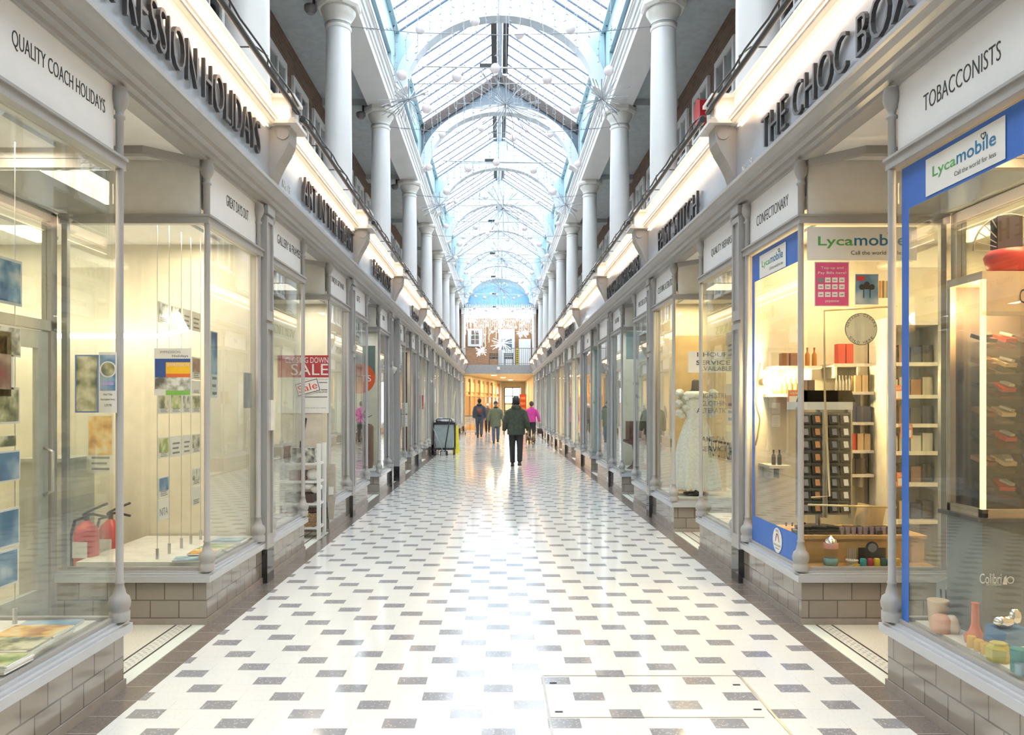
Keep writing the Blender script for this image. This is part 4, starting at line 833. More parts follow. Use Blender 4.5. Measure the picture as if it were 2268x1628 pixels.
for i,(c_,nm) in enumerate((((.05,.4,.45),'teal'),((.5,.05,.08),'crimson'),((.8,.65,.05),'yellow'),((.03,.1,.12),'black'),((.05,.35,.5),'blue'),((.85,.5,.05),'amber'))):
    x_=wx(1912+i*15,5.62); jar(x_,5.62,.40,.022,.055,C('tin_'+nm,c_,.35),'%s rubber-topped tin in front of the crest display board'%nm,'tin','tin',[(.02,0),(.023,.01),(.023,.045),(.018,.055)],'coloured tins on the narrow shelf')
# dark goods on the counter
for i in range(7):
    x_=2.27+i*.12; b=MB(); b.cb((x_,5.86+R.uniform(-.02,.02),.615),(.14,.1,.03),R.uniform(-.3,.3)); b.cb((x_+.02,5.88,.64),(.11,.08,.02),R.uniform(-.5,.5)); b.build('leather_pouch',C('black_leather',(.03,.028,.03),.5),label='black leather pouch lying on the tan counter, %s from the left'%(ORDS[i] if i else 'first'),cat='pouch',group='pouches on the tan counter')
for i in range(8):
    x_=2.55+i*.045; jar(x_,5.80,.60,.018,.055,C('mauve_glass',(.35,.28,.38),.2),'small mauve glass on the tan counter, %s from the left'%(ORDS[i] if i else 'first'),'shot_glass','glass',[(.014,0),(.018,.055)],'mauve glasses on the tan counter',8)
MB().cb((wx(1925,5.95),5.95,.70),(.16,.12,.2),.3,0,('Y',.25)).build('cardboard_box',C('cardboard',(.62,.44,.25),.7),label='tilted open cardboard box on the tan counter',cat='box')
# carousel of black pouches
cx0,cy0=wx(1812,6.1),6.1; r=root('spinner_rack','tall spinning rack of small black phone pouches in the tobacconist window','display rack',(cx0,cy0,.60))
MB().cyl((cx0,cy0,.60),(cx0,cy0,1.6),.02,n=10).build('pole',STEEL,r); MB().lathe([(.16,0),(.16,.015)],(cx0,cy0,.60),20).build('base',BLKP,r)
for s in(-1,1): 
    MB().box(cx0+s*.11-.09,cx0+s*.11+.09,cy0-.10,cy0-.085,.72,1.52).build('back_panel',C('rack_wire',(.55,.55,.55),.4),r)
    for e in(-1,1): MB().box(cx0+s*.11+e*.095-.006,cx0+s*.11+e*.095+.006,cy0-.13,cy0-.085,.70,1.56).build('upright',STEEL,r)
MB().box(cx0-.21,cx0+.21,cy0-.14,cy0+.1,1.54,1.60).build('header',WHITE,r)
k_=0
for j in range(8):
    for s in(-1,1):
        for e in(-1,1):
            x_=cx0+s*.11+e*.045; z_=.74+j*.098; k_+=1
            b=MB(); b.cb((x_,cy0-.125,z_+.035),(.075,.03,.075),0,0,('X',-.3)); b.cb((x_,cy0-.147,z_+.04),(.035,.006,.05),0,1,('X',-.3)); b.build('pouch',[BLKP,[PAPER,TXG,C('pouch_orange',(.65,.30,.12),.5),TXG,PAPER,C('pouch_red',(.5,.1,.08),.5),TXG][(j*3+k_)%7]],r)
b=MB(); b.add([(cx0+sx*w,cy0-.14+sy*d,zz) for zz,w,d in((1.60,.23,0),(1.69,.20,0)) for sx,sy in((-1,0),(1,0),(1,.22),(-1,.22))],[(0,3,2,1),(4,5,6,7)]+[(i,(i+1)%4,4+(i+1)%4,4+i) for i in range(4)]); b.build('pouch_tray',C('dark_tray',(.07,.045,.03),.5),label='dark tray of goods on top of the spinning rack',cat='tray')
# shelves on the party wall
WSH=C('shelf_white',(.84,.80,.72),.4)
def shelf(x0,x1,z,lab,y0=6.55): MB().box(x0,x1,y0,6.83,z-.025,z).box(x0+.05,x0+.07,y0+.1,6.83,z-.12,z-.025).box(x1-.07,x1-.05,y0+.1,6.83,z-.12,z-.025).build('wall_shelf',WSH,label=lab,cat='shelf',group='shelves in the tobacconist window')
sl=[(2.31,2.72,1.91,'upper left'),(2.31,2.66,1.67,'second left'),(2.27,2.46,1.06,'small lower left'),(2.82,3.14,1.93,'top right'),(2.84,3.16,1.69,'second right'),(2.96,3.16,1.43,'third right'),(2.96,3.16,1.19,'fourth right'),(2.93,3.16,.985,'lowest right')]
for a,c_,z_,n_ in sl: shelf(a,c_,z_,'%s cream wall shelf in the tobacconist window'%n_)
AMB=C('amber_bottle',(.40,.17,.04),.2); SIL=C('silver_bottle',(.65,.62,.55),.25,metal=.5); NAVY=C('navy_box',(.05,.06,.12),.4); BRN=C('brown_box',(.30,.15,.07),.5); TAN=C('tan_box',(.68,.50,.28),.5); DRK=C('dark_goods',(.06,.05,.05),.4); REDB=C('red_box',(.6,.06,.04),.4)
def row(kind,mat,n,x0,dx,z,w,h,where,y=6.62):
    for i in range(n):
        x_=x0+i*dx; lab='%s, %s from the left on the %s'%(kind,ORDS[i] if i else 'first',where)
        if 'bottle' in kind: jar(x_,y,z,w/2,h,mat,lab,'bottle','bottle',[(w/2*.9,0),(w/2,h*.06),(w/2,h*.62),(w*.18,h*.76),(w*.18,h*.93),(w*.22,h*.94),(w*.22,h)],'goods on the tobacconist shelves',10)
        else: MB().box(x_-w/2,x_+w/2,y-.04,y+.04,z,z+h).build('carton',mat,label=lab,cat='carton',group='goods on the tobacconist shelves')
row('brown carton',BRN,2,2.42,.07,1.91,.06,.11,'upper left shelf'); row('amber bottle',AMB,3,2.56,.06,1.91,.04,.16,'upper left shelf')
row('amber bottle',AMB,5,2.34,.045,1.67,.038,.135,'second left shelf'); row('dark carton',DRK,2,2.58,.06,1.67,.055,.12,'second left shelf')
row('dark bottle',DRK,2,2.33,.05,1.06,.035,.13,'small lower left shelf')
row('red carton',REDB,2,2.90,.07,1.93,.06,.17,'top right shelf'); row('silver bottle',SIL,5,2.87,.028,1.69,.026,.14,'second right shelf'); row('tan carton',TAN,2,3.04,.06,1.69,.05,.14,'second right shelf')
row('navy carton',NAVY,3,2.99,.065,1.43,.062,.135,'third right shelf'); row('red carton',REDB,1,2.99,.06,1.19,.06,.14,'fourth right shelf'); row('tan carton',TAN,2,3.06,.06,1.19,.05,.14,'fourth right shelf'); row('black carton',DRK,2,2.97,.09,.985,.085,.13,'lowest right shelf')
for i,(x_,z_) in enumerate(((2.40,1.58),(3.27,1.62),(3.33,1.30),(3.30,.90))):
    b=MB(); pl=face(b,6.35); pl.rect(x_-.05,x_+.05,z_,z_+.12,.002,.002,0); pl.text('Sale',x_-.04,x_+.04,z_+.085,.025,.003,.001,1); pl.rect(x_-.04,x_+.04,z_+.01,z_+.07,.003,.001,1); b.build('sale_ticket',[C('ticket_orange',(.80,.22,.06),.5),PAPER],label='orange Sale ticket %s'%('below the second left shelf','near the top of the right bookcase','mid-height on the right bookcase','low on the right bookcase')[i],cat='ticket')
r=root('bookcase','tall white bookcase of dark boxed goods at the right of the return window','bookcase',(3.33,6.5,0)); b=MB(); b.box(3.18,3.21,6.38,6.7,0,2.3); b.box(3.62,3.65,6.38,6.7,0,2.3); b.box(3.18,3.65,6.68,6.7,0,2.3); b.build('case',WSH,r)
for i,z_ in enumerate((.62,.93,1.19,1.42,1.66,1.93,2.27)): MB().box(3.21,3.62,6.37,6.68,z_-.03,z_).build('shelf',WSH,r)
gi=0
for z_,cs in((.62,(DRK,TAN,NAVY,DRK)),(.93,(DRK,NAVY,BRN,DRK)),(1.19,(SIL,SIL,PAPER,PAPER)),(1.42,(DRK,BRN,DRK,NAVY)),(1.66,(SIL,SIL,AMB,SIL)),(1.93,(DRK,BRN,NAVY,DRK))):
    for i,m__ in enumerate(cs): gi+=1; MB().box(3.225+i*.098,3.31+i*.098,6.45,6.55,z_,z_+.13+.02*(i%2)).build('boxed_item',m__,label='boxed item, %s along the bookcase shelf %s from the floor'%(ORDS[i] if i else 'first',ORDS[[.62,.93,1.19,1.42,1.66,1.93].index(z_)] if z_>.62 else 'first'),cat='box',group='boxed goods in the bookcase')
# bare bulb wall lamp
r=root('wall_bulb','glowing bare bulb lamp on the tobacconist party wall beside the pilaster','lamp',(2.3,6.80,1.75)); MB().cyl((2.3,6.83,1.78),(2.3,6.72,1.78),.03,n=12).build('lamp_holder',C('brass',(.7,.5,.2),.3,metal=.8),r); MB().sph((2.3,6.66,1.78),.045,14,10).build('bulb',emit('bulb_glow',(1,.78,.35),60),r)
lp=bpy.data.lights.new('bulb_lamp','POINT'); lp.energy=45; lp.color=(1,.72,.32); lp.shadow_soft_size=.05; lo=bpy.data.objects.new('bulb_lamp',lp); COL.objects.link(lo); lo.location=(2.32,6.56,1.78)
MB().tube([(2.27,6.78,1.95),(2.24,6.76,1.8),(2.22,6.76,1.6),(2.26,6.76,1.45),(2.24,6.76,1.3),(2.22,6.76,1.22)],.007,6).build('lamp_cable',C('brass',(.7,.5,.2),.3),label='curly brass-coloured cable hanging below the wall bulb',cat='cable')
MB().box(2.2,2.6,5.95,6.4,.386,.46).build('wooden_riser',TAN,label='low wooden riser in the confectionary window',cat='riser')
row('dark bottle',DRK,4,2.28,.05,.46,.036,.17,'low wooden riser',6.2)
# near right window: cabinet
r=root('display_cabinet','lit glass cabinet of knives and pipes on a grey plinth in the nearest right window','cabinet',(2.65,3.95,.42)); CG=C('cabinet_grey',(.20,.21,.20),.5)
CF=C('cabinet_frame_tan',(.66,.50,.34),.4)
MB().box(2.35,3.05,3.8,4.1,.42,1.0).build('plinth',CG,r); MB().box(2.32,3.08,3.77,4.13,1.0,1.02).build('ledge',C('ledge_dark',(.12,.11,.1),.3),r)
b=MB()
b.box(2.35,2.38,4.07,4.1,1.02,2.2)
b.box(2.35,3.05,3.8,4.1,2.2,2.24); b.box(2.35,3.05,3.8,3.83,1.02,1.06); b.box(2.35,2.38,3.8,4.1,1.02,1.06); b.box(2.35,3.05,3.8,3.812,2.02,2.2); b.build('cabinet_frame',CF,r)
MB().box(2.36,3.05,4.085,4.1,1.02,2.2).build('back_panel',C('cabinet_back',(.13,.11,.10),.5),r)
MB().box(2.35,2.37,3.8,3.82,1.06,2.2).build('light_tube',emit('cabinet_glow',(1,.66,.28),1.6),r); lp=bpy.data.lights.new('cabinet_lamp','POINT'); lp.energy=9; lp.color=(1,.65,.3); lp.shadow_soft_size=.04; lo=bpy.data.objects.new('cabinet_lamp',lp); COL.objects.link(lo); lo.parent=r; lo.location=(2.48-2.65,3.86-3.95,2.1-.42)
b=MB(); b.box(2.35,3.05,3.796,3.799,1.04,2.04); b.build('front_pane',M['clear_acrylic'],r); MB().box(2.346,2.349,3.8,4.1,1.04,2.19).build('side_pane',M['clear_acrylic'],r)
b=MB(); pl=face(b,3.795); pl.text('Colibri',2.53,2.66,2.08,.07,.002,.001,0); b.build('cabinet_lettering',INK,r)
b=MB(); pl=face(b,3.795); pl.text('Colibri',wx(2168,3.8),wx(2216,3.8),wz(1292,3.8),.05,.002,.001,0); pl.text('OF LONDON',wx(2183,3.8),wx(2216,3.8),wz(1296,3.8),.008,.002,.001,0); pl.disc(wx(2236,3.8),wz(1284,3.8),.018,.002,.001,0); pl.disc(wx(2236,3.8),wz(1284,3.8),.013,.003,.001,1); pl.poly([(wx(2219,3.8),wz(1294,3.8)),(wx(2229,3.8),wz(1294,3.8)),(wx(2227,3.8),wz(1274,3.8)),(wx(2222,3.8),wz(1278,3.8))],.002,.001,0); b.build('brand_lettering',[PAPER,CG],r)
for j in range(7):
    z_=1.15+j*.125
    b=MB(); b.cb((2.70,3.95,z_),(.62,.24,.006),0,0,('X',.35)); b.build('shelf',M['clear_acrylic'],r)
    for i in range(6):
        x_=2.44+i*.1; kc=[DRK,DRK,REDB,BRN,DRK,TAN][(i*2+j*3)%6]
        b=MB(); b.cb((x_,3.93,z_+.02),(.07,.10,.02),R.uniform(-.4,.4),0,('X',.35)); b.cb((x_,3.90,z_+.036),(.035,.06,.012),R.uniform(-.6,.6),1,('X',.35))
        b.build('pocket_knife',[kc,SIL if i%2 else kc],label='boxed lighter or knife on the cabinet shelf %s from the bottom, %s along'%(ORDS[j] if j else 'first',ORDS[i] if i else 'first'),cat='boxed item',group='goods in the lit cabinet')
MB().lathe([(.0,0),(.11,.02),(.13,.10),(.11,.13),(0.0,.14)],(2.6,3.95,2.24),20,0).build('cap_box',REDB,label='flat red case lying on top of the lit cabinet',cat='case')
b=MB()
for i in range(13):
    a=PI*.0+PI*i/12; b.tube([(2.62,4.0,2.38),(2.62+.19*math.cos(a),4.0,2.38+.19*math.sin(a))],.003,4)
b.tube([(2.62+.19*math.cos(PI*i/16),4.0,2.38+.19*math.sin(PI*i/16)) for i in range(17)],.005,5); b.build('tool_fan',C('fan_grey',(.35,.36,.33),.4),label='fan-shaped rack of tools above the lit cabinet',cat='rack')
MB().box(2.55,2.68,3.99,4.05,2.24,2.56).build('tool_case',DRK,label='dark upright case at the centre of the tool fan',cat='case')
# items on the near right sill
platform(1,3.03,4.13,'pale display platform inside the nearest right window',2.9)
def nx(px,dx=0): return 2.22+dx, (2.22+.043+dx)*F/(px-VX)
def it(px,prof,mat,lab,name,cat,dx=.04,n=14):
    x_,y_=nx(px,dx); MB().lathe(prof,(x_,y_,.42),n).build(name,mat,label=lab,cat=cat,group='smoking goods on the nearest right sill')
it(2078,[(.035,0),(.045,.02),(.052,.13),(.054,.135),(.05,.14)],C('cup_cream',(.82,.62,.42),.4),'cream cup at the left of the nearest right window sill','cup','cup')
it(2085,[(.05,0),(.055,.03),(.05,.07),(.035,.085)],C('pink_ceramic',(.80,.45,.33),.35),'pink ceramic pot beside the cream cup','pot','pot',.0)
it(2108,[(.03,0),(.04,.03),(.03,.07),(.015,.09)],C('white_ceramic',(.8,.7,.6),.3),'small pale teapot-shaped jar on the nearest right sill','jar','jar')
it(2160,[(.045,0),(.05,.03),(.028,.06),(.018,.09),(.017,.19),(.02,.195)],C('red_glass',(.75,.20,.10),.15),'tall red glass vase with a long neck on the nearest right sill','vase','vase',.06)
for i,p_ in enumerate((2152,2168,2182)): it(p_,[(.02,0),(.022,.05),(.018,.055)],C('amber_glass',(.85,.50,.10),.15),'amber glass tumbler, %s from the left on the nearest right sill'%(ORDS[i] if i else 'first'),'tumbler','tumbler',-.0,10)
it(2212,[(.045,0),(.052,.015),(.052,.06),(.035,.075),(.036,.085)],C('yellow_glass',(.62,.52,.10),.15),'square yellow glass jar on the nearest right sill','jar','jar',.0,6)
it(2258,[(.035,0),(.035,.07),(.037,.072),(.037,.10)],C('teal_tin',(.03,.30,.30),.3),'teal tin with a red lid at the right picture edge','tin','tin',.0,14)
it(2262,[(.025,0),(.027,.05)],C('steel_blue',(.25,.40,.50),.25,metal=.4),'small steel-blue cup at the lower right picture edge','cup','cup',-.02)
x_,y_=nx(2228,.12); b=MB(); b.cb((x_,y_,.50),(.16,.10,.08),.4,0,('X',.2)); b.sph((x_-.03,y_-.03,.57),(.05,.03,.03),8,6,1); b.sph((x_+.03,y_-.02,.59),(.03,.02,.04),8,6,1); b.build('boxed_grinder',[C('box_blue',(.10,.25,.5),.3),C('chrome',(.8,.8,.8),.15,metal=1)],label='blue box with shiny silver grinders on the nearest right sill',cat='box')
x_,y_=nx(2104,.22); b=MB(); pl=PL(b,(x_,y_,.46),(.9,-.4,0),(0,.1,1),(-.4,-.9,0)); pl.poly([(-.07,-.04),(.05,-.04),(.1,.06),(.07,.14),(0,.17),(-.06,.13)],.0,.004,0)
for i in range(5): pl.rect(-.045+i*.025,-.035+i*.025,-.02,.10,.002,.001,1)
b.build('clipper_card',[PAPER,DRK],label='white fan card of dark cigar clippers on the nearest right sill',cat='card')
# ------------------------------------------------------------ clothing repairs (right, second)
m_=(6.79+10.8)/2+.1; p,q=m_-.61,m_+.61
platform(1,q+.05,10.75,'pale platform under the white dress'); platform(1,7.05,p-.05,'wooden platform in the near window of the clothing repairer')
cx,cyy=2.50,q+.38; r=root('mannequin','dark torso mannequin on a short stand wearing the white dress','mannequin',(cx,cyy,.42)); MB().loft([(cx,cyy,.43,.16,.16),(cx,cyy,.45,.16,.16),(cx,cyy,.46,.02,.02),(cx,cyy,.9,.02,.02)],14).build('stand',BLKP,r)
MB().loft([(cx,cyy,.9,.12,.1),(cx,cyy,1.2,.14,.11),(cx,cyy,1.32,.11,.085),(cx,cyy,1.55,.14,.10),(cx,cyy,1.72,.15,.09),(cx,cyy,1.77,.06,.055),(cx,cyy,1.88,.05,.05),(cx,cyy,1.90,.03,.03)],16).build('torso',C('mannequin_dark',(.03,.03,.035),.5),r)
LACE=pm('lace_white',(.80,.80,.78),.7,scale=40,bump=.5)
r=root('wedding_dress','long white lace dress with puffed sleeves in the clothing repair window','dress',(cx,cyy,.46)); b=MB(); vs=[];N=64
secs=[(.50,.30,.22,.035),(.54,.305,.22,.03),(.8,.27,.2,.022),(1.1,.22,.165,.014),(1.32,.155,.12,.005),(1.40,.125,.10,0),(1.55,.152,.115,0),(1.66,.16,.11,0),(1.72,.15,.1,0)]
for z_,rx,ry,am in secs:
    for i in range(N): t=2*PI*i/N; k_=1+am/rx*math.sin(t*14); vs.append((cx+rx*k_*math.cos(t),cyy+ry*k_*math.sin(t),z_+(.015*math.sin(t*28) if z_<.52 else 0)))
b.add(vs,[(j*N+i,j*N+(i+1)%N,(j+1)*N+(i+1)%N,(j+1)*N+i) for j in range(len(secs)-1) for i in range(N)],0,True); b.build('gown',LACE,r)
for s in(-1,1): 
    b=MB(); 
    for i in range(16): b.sph((cx+s*(.18+.05*math.sin(i)),cyy-.02+.03*math.cos(i*2),1.44+.02*i),(.055,.055,.04),8,6)
    b.build('puff_sleeve',LACE,r)
b=MB(); b.loft([(cx,cyy-.02,1.66,.17,.115),(cx,cyy-.02,1.71,.19,.125),(cx,cyy,1.75,.12,.085)],20); b.build('frill_collar',LACE,r)
Y=q-.008; x=lambda p_:wx(p_,Y); z=lambda p_:wz(p_,Y)
b=MB(); pl=face(b,Y+.02); pl.rect(x(1525),x(1640),z(825),z(778),.0,.001,0); pl.text('1 HOUR',x(1545),x(1615),z(790),.055,.002,.001,1,.01)
pl.text('SERVICE',x(1543),x(1618),z(808),.055,.002,.001,1,.01); pl.text('AVAILABLE',x(1549),x(1622),z(821),.055,.002,.001,1,.01); b.build('window_notice',[PAPER,INK],label='pale sheet reading SERVICE AVAILABLE above the white dress',cat='notice')
b=MB(); pl=face(b,Y)
for t_,a,c_,yy in(('HIGH STREET',1548,1625,882),('CLOTHING',1552,1620,899),('ALTERATIONS',1543,1630,915),('SAME DAY',1548,1615,978),('SERVICE',1552,1612,1000)): pl.text(t_,x(a),x(c_),z(yy),.062,.002,.001,0,.01)
b.build('glass_lettering',INK,label='black lettering for high street clothing alterations on the return glass',cat='lettering')
b=MB(); pl=side(b,1,2.157); pl.text('FAST STITCH',-8.02,-7.22,1.05,.17,.002,.001,0); b.build('glass_lettering',INK,label='black FAST STITCH lettering on the near window of the clothing repairer',cat='lettering')
for i,(z0,z1) in enumerate(((2.02,2.28),(1.38,1.78),(1.0,1.32))): poster('window_sheet','cream price sheet on the near clothing repair window, %s'%('uppermost','middle','lowest')[i],RR(2.20),-7.55,-7.15,z0,z1,None,.6,'price sheets',frame=C('sheet_cream',(.85,.66,.40),.6))
MB().box(2.3,3.0,q+.75,q+.8,.42,2.5).build('window_back',C('amber_board',(.72,.50,.24),.6),label='amber backing board behind the white dress',cat='panel')
# ------------------------------------------------------------ watch repairer and following
m_=(10.8+14.8)/2+.1; q=m_+.61; p=m_-.61
MB().box(2.22,3.0,q+.05,q+.08,2.38,2.86).build('header_board',C('ice_blue_board',(.55,.68,.70),.5),label='ice blue header board in the watch repair return window',cat='panel')
platform(1,q+.05,14.7,'pale platform in the watch repair window'); platform(1,11.05,p-.05,'pale platform in the near watch repair window')
MB().lathe([(.22,0),(.12,.08),(.08,.25),(.12,.42),(.3,.5),(.3,.53)],(2.5,q+.4,.42),20).build('pedestal_table',DWOOD,label='brown waisted pedestal table in the watch repair window',cat='table')
MB().box(2.3,2.75,q+.2,q+.6,.95,1.28).build('wooden_chest',DWOOD,label='dark wooden chest on the pedestal table',cat='chest')
b=MB()
for i,z_ in enumerate((1.95,1.72,1.5,1.36)): b.cb((2.4+.03*i,q+.12,z_),(.10,.02,.05),0,0,('Y',.6*i)); b.cyl((2.4+.03*i,q+.12,z_),(2.4+.03*i,q+.12,2.38),.0015,n=4)
b.build('hanging_ornament',[SIL],label='hanging metal ornaments in the watch repair return window',cat='ornament')
b=MB().lathe([(.12,0),(.15,.03),(.09,.08),(.11,.28),(.15,.36),(.1,.42)],(2.45,11.6,1.55),18); b.lathe([(.004,.42),(.004,1.4)],(2.45,11.6,1.55),6); b.build('pendant_lamp',C('gold_lamp',(.75,.50,.08),.25,metal=.6),label='gold pendant lamp in the near watch repair window',cat='lamp')
MB().sph((2.5,11.5,.62),(.22,.25,.2),14,10).sph((2.5,11.9,.85),(.18,.2,.14),14,10).sph((2.5,11.6,1.05),(.16,.22,.13),14,10).build('cushion_pile',C('cushion_green',(.12,.17,.15),.7),label='pile of dark green cushions in the near watch repair window',cat='cushions')
m_=(14.8+19.7)/2+.1; q=m_+.61
MB().box(2.22,3.0,q+.05,q+.08,.42,2.86).build('window_blind',C('ice_blue_blind',(.42,.52,.56),.5),label='full-height ice blue board in the right shop past the watch repairer',cat='blind')
b=MB(); b.lathe([(.13,0),(.16,.03),(.1,.1),(.1,.3)],(2.45,18.9,1.6),16); b.lathe([(.004,.3),(.004,1.35)],(2.45,18.9,1.6),6); b.build('pendant_lamp',MATS['gold_lamp'],label='gold pendant lamp in the shop past the watch repairer',cat='lamp')
for i in range(6):
    z_=.6+i*.33; jar(2.42,30.2,z_,.07,.2,C('orange_goods',(.85,.35,.08),.4),'orange packet, %s from the floor in the far bright right window'%(ORDS[i] if i else 'first'),'packet','packet',None,'orange packets in the far window',8)
# alarm boxes, cameras
x_,y_=3.42,12.55
b=MB(); pts=[(-.2,.12),(0,.22),(.2,.12),(.2,-.12),(0,-.22),(-.2,-.12)]; b.add([(xx,y_+a,6.35+c_) for xx in(3.2,3.45) for a,c_ in pts],[tuple(range(6)),tuple(range(11,5,-1))]+[(i,(i+1)%6,6+(i+1)%6,6+i) for i in range(6)]); b.build('alarm_box',RED,label='red hexagonal alarm box on the right upper brick wall',cat='alarm box')
for i,k in enumerate((K[3],K[4],K[5])):
    y_=k+.27; pass
for i,k in enumerate((10.8,14.8,19.7)):
    y_=k+.1; r=root('security_camera','dark security camera beside the capital of the %s left column'%ORDS[i+1],'camera',(-2.66,y_,7.2)); MB().cyl((-2.66,y_+.02,7.5),(-2.66,y_+.02,7.2),.02,n=8).build('bracket',BLKP,r); MB().lathe([(.05,0),(.09,.05),(.09,.11),(.05,.13)],(-2.7,y_,7.12),12).build('dome',C('camera_grey',(.2,.19,.19),.4),r)
# floor hatch
r=root('floor_hatch','tiled access hatch with metal edging set in the near floor','floor hatch',(.8,3.9,0)); HM=C('hatch_metal',(.48,.44,.40),.35,metal=.6)
for x_ in(.217,1.36): MB().box(x_-.007,x_+.007,3.2,4.48,0,.003).build('edge_strip',HM,r)
MB().box(.217,1.36,4.473,4.48,0,.003).build('end_strip',HM,r); MB().box(.217,1.3,3.877,3.883,0,.003).build('cross_strip',HM,r)
for i,(a,c_) in enumerate(((.27,4.36),(.27,3.95),(1.3,4.33),(1.3,3.98))): MB().box(a-.02,a+.02,c_-.006,c_+.006,0,.004).build('lifting_slot',BLKP,r)
# ------------------------------------------------------------ people, dogs, cleaning cart
def remesh(o,vox,sm=2):
    m=o.modifiers.new('remesh','REMESH'); m.mode='VOXEL'; m.voxel_size=vox; m.use_smooth_shade=True
    if sm: k=o.modifiers.new('smooth','SMOOTH'); k.factor=.5; k.iterations=sm
SKIN=C('skin',(.62,.36,.26),.5,var=.03); 
def person(lab,px,Y,H,d,coat,coat_z,wide,trou,shoes,stride=.12,hood=None,arms=((.0,.0),(.0,.0)),vox=.016,coatm=None):
    X=wx(px,Y); r=root('person',lab,'person',(X,Y,0)); h=H/1.75; P=lambda x,y,z:(X+x*h,Y+d*y*h,z*h)
    hip=.09; sh=.19
    feet={}
    legs=[]
    for s,st in((-1,stride),(1,-stride)):
        an=(s*.085,st,.09+(.05 if st<0 else 0)); kn=(s*.095,st*.45+.03,.50); legs.append([(s*hip,0,.92),kn,an]); feet[s]=an
    b=MB()
    b.loft([(X,Y,z*h,rx*h,ry*h) for z,rx,ry in((.88,.15,.10),(.98,.155,.11),(1.1,.13,.10),(1.25,.155,.11),(1.38,.17,.105),(1.45,.12,.08),(1.49,.06,.06),(1.56,.055,.058))],14)
    b.sph(P(0,.01,1.65),(.078*h,.095*h,.115*h),14,10); b.sph(P(0,.035,1.59),(.055*h,.06*h,.06*h),10,8); b.sph(P(0,.105,1.63),(.012*h,.018*h,.02*h),6,5)
    for s in(-1,1): b.sph(P(s*.08,0,1.645),(.012*h,.02*h,.03*h),6,5)
    AR=[]
    for s,(ao,af) in zip((-1,1),arms):
        S=(s*sh,0,1.41); E_=(s*(.235+ao*.5),-.03+af*.5,1.14); W_=(s*(.24+ao),.03+af,.90); AR.append((S,E_,W_))
        b.tube([P(S[0]*.8,0,1.37),P(S[0]*.98,S[1],1.32),P(*E_),P(*W_)],[.04*h,.04*h,.036*h,.028*h],10)
        wx_,wy_,wz_=W_; b.sph(P(wx_,wy_+.01,wz_-.06),(.022*h,.04*h,.05*h),8,6)
        for i in range(4): L_=(.05,.058,.055,.042)[i]; fy=wy_-.02+i*.02; b.tube([P(wx_,fy+.01,wz_-.09),P(wx_-s*.008,fy+.018,wz_-.09-L_*.6),P(wx_-s*.022,fy+.02,wz_-.09-L_)],[.0105*h,.0095*h,.008*h],6)
        b.tube([P(wx_,wy_+.03,wz_-.04),P(wx_-s*.01,wy_+.06,wz_-.07),P(wx_-s*.02,wy_+.062,wz_-.10)],[.012*h,.011*h,.009*h],6)
    for l in legs: b.tube([P(*l[0]),P(*l[1]),P(*l[2])],[.075*h,.05*h,.034*h],10)
    remesh(b.build('body',SKIN,r),.010,0)
    b=MB(); k=wide; cz=coat_z
    b.loft([(X,Y+d*.0*h,z*h,rx*k*h,ry*k*h) for z,rx,ry in((cz,.20,.15),(cz+.06,.205,.155),(1.05,.19,.145),(1.2,.20,.145),(1.34,.218,.14),(1.415,.215,.125),(1.455,.155,.11),(1.48,.10,.095),(1.50,.085,.09),(1.52,.07,.08))],20)
    for (S,E_,W_) in AR: b.tube([P(S[0]*.75,0,1.39),P(S[0]*1.04,S[1],S[2]-.05),P(*E_),P(W_[0],W_[1],W_[2]+.0)],[.062*k*h,.075*k*h,.066*k*h,.052*h],12)
    if hood: b.sph(P(0,-.09,1.49),(.13*h,.085*h,.075*h),12,8)
    o=b.build('coat',coat,r); remesh(o,vox,3)
    b=MB()
    for s,l in zip((-1,1),legs):
        b.tube([P(l[0][0],0,max(.98,cz+.08)),P(l[0][0],0,.88),P(*l[1]),P(*l[2])],[.10*h,.105*h,.078*h,.066*h],12)
    b.loft([(X,Y,z*h,rx*h,ry*h) for z,rx,ry in((.84,.15,.11),(.92,.175,.125),(1.02,.17,.12))],16)
    o=b.build('trousers',trou,r); remesh(o,vox,2)
    for s,st in((-1,stride),(1,-stride)):
        a=feet[s]; lift=0 if st>0 else .035; b=MB(); b.loft([(P(a[0],0,0)[0],P(0,a[1]+.045,0)[1],z*h,rx*h,ry*h) for z,rx,ry in((lift,.048,.135),(lift+.025,.05,.138),(lift+.05,.045,.12),(lift+.085,.04,.07),(lift+.13,.042,.055))],14); b.build('shoe',shoes,r)
    return r,P,X,h
OLV=pm('olive_coat',(.085,.095,.065),.75,scale=18,bump=.2,c2=(.055,.065,.045)); OLV2=pm('sage_parka',(.20,.21,.13),.75,scale=18,bump=.2,c2=(.15,.165,.10)); NVY=pm('navy_coat',(.06,.075,.11),.7,scale=18,bump=.2); PNK=pm('magenta_coat',(.78,.06,.36),.65,scale=14,bump=.15); BKT=C('black_trousers',(.03,.03,.033),.7); JEAN=pm('blue_jeans',(.10,.13,.19),.7,scale=6,c2=(.14,.175,.24)); NVT=C('navy_trousers',(.07,.085,.12),.7); SHO=C('black_shoes',(.02,.02,.02),.4)
r,P,X,h=person('person in a dark olive hooded coat and black beanie walking away down the middle',1143,19.6,1.77,1,OLV,.80,1.12,BKT,SHO,.14,True,((.06,.05),(.07,-.04)),.014)
MB().loft([(P(0,0,0)[0],P(0,.0,0)[1],z*h,rx*h,ry*h) for z,rx,ry in((1.58,.092,.108),(1.66,.098,.116),(1.72,.088,.105),(1.775,.055,.065),(1.79,.01,.01))],16).build('beanie_hat',BLKP,r)
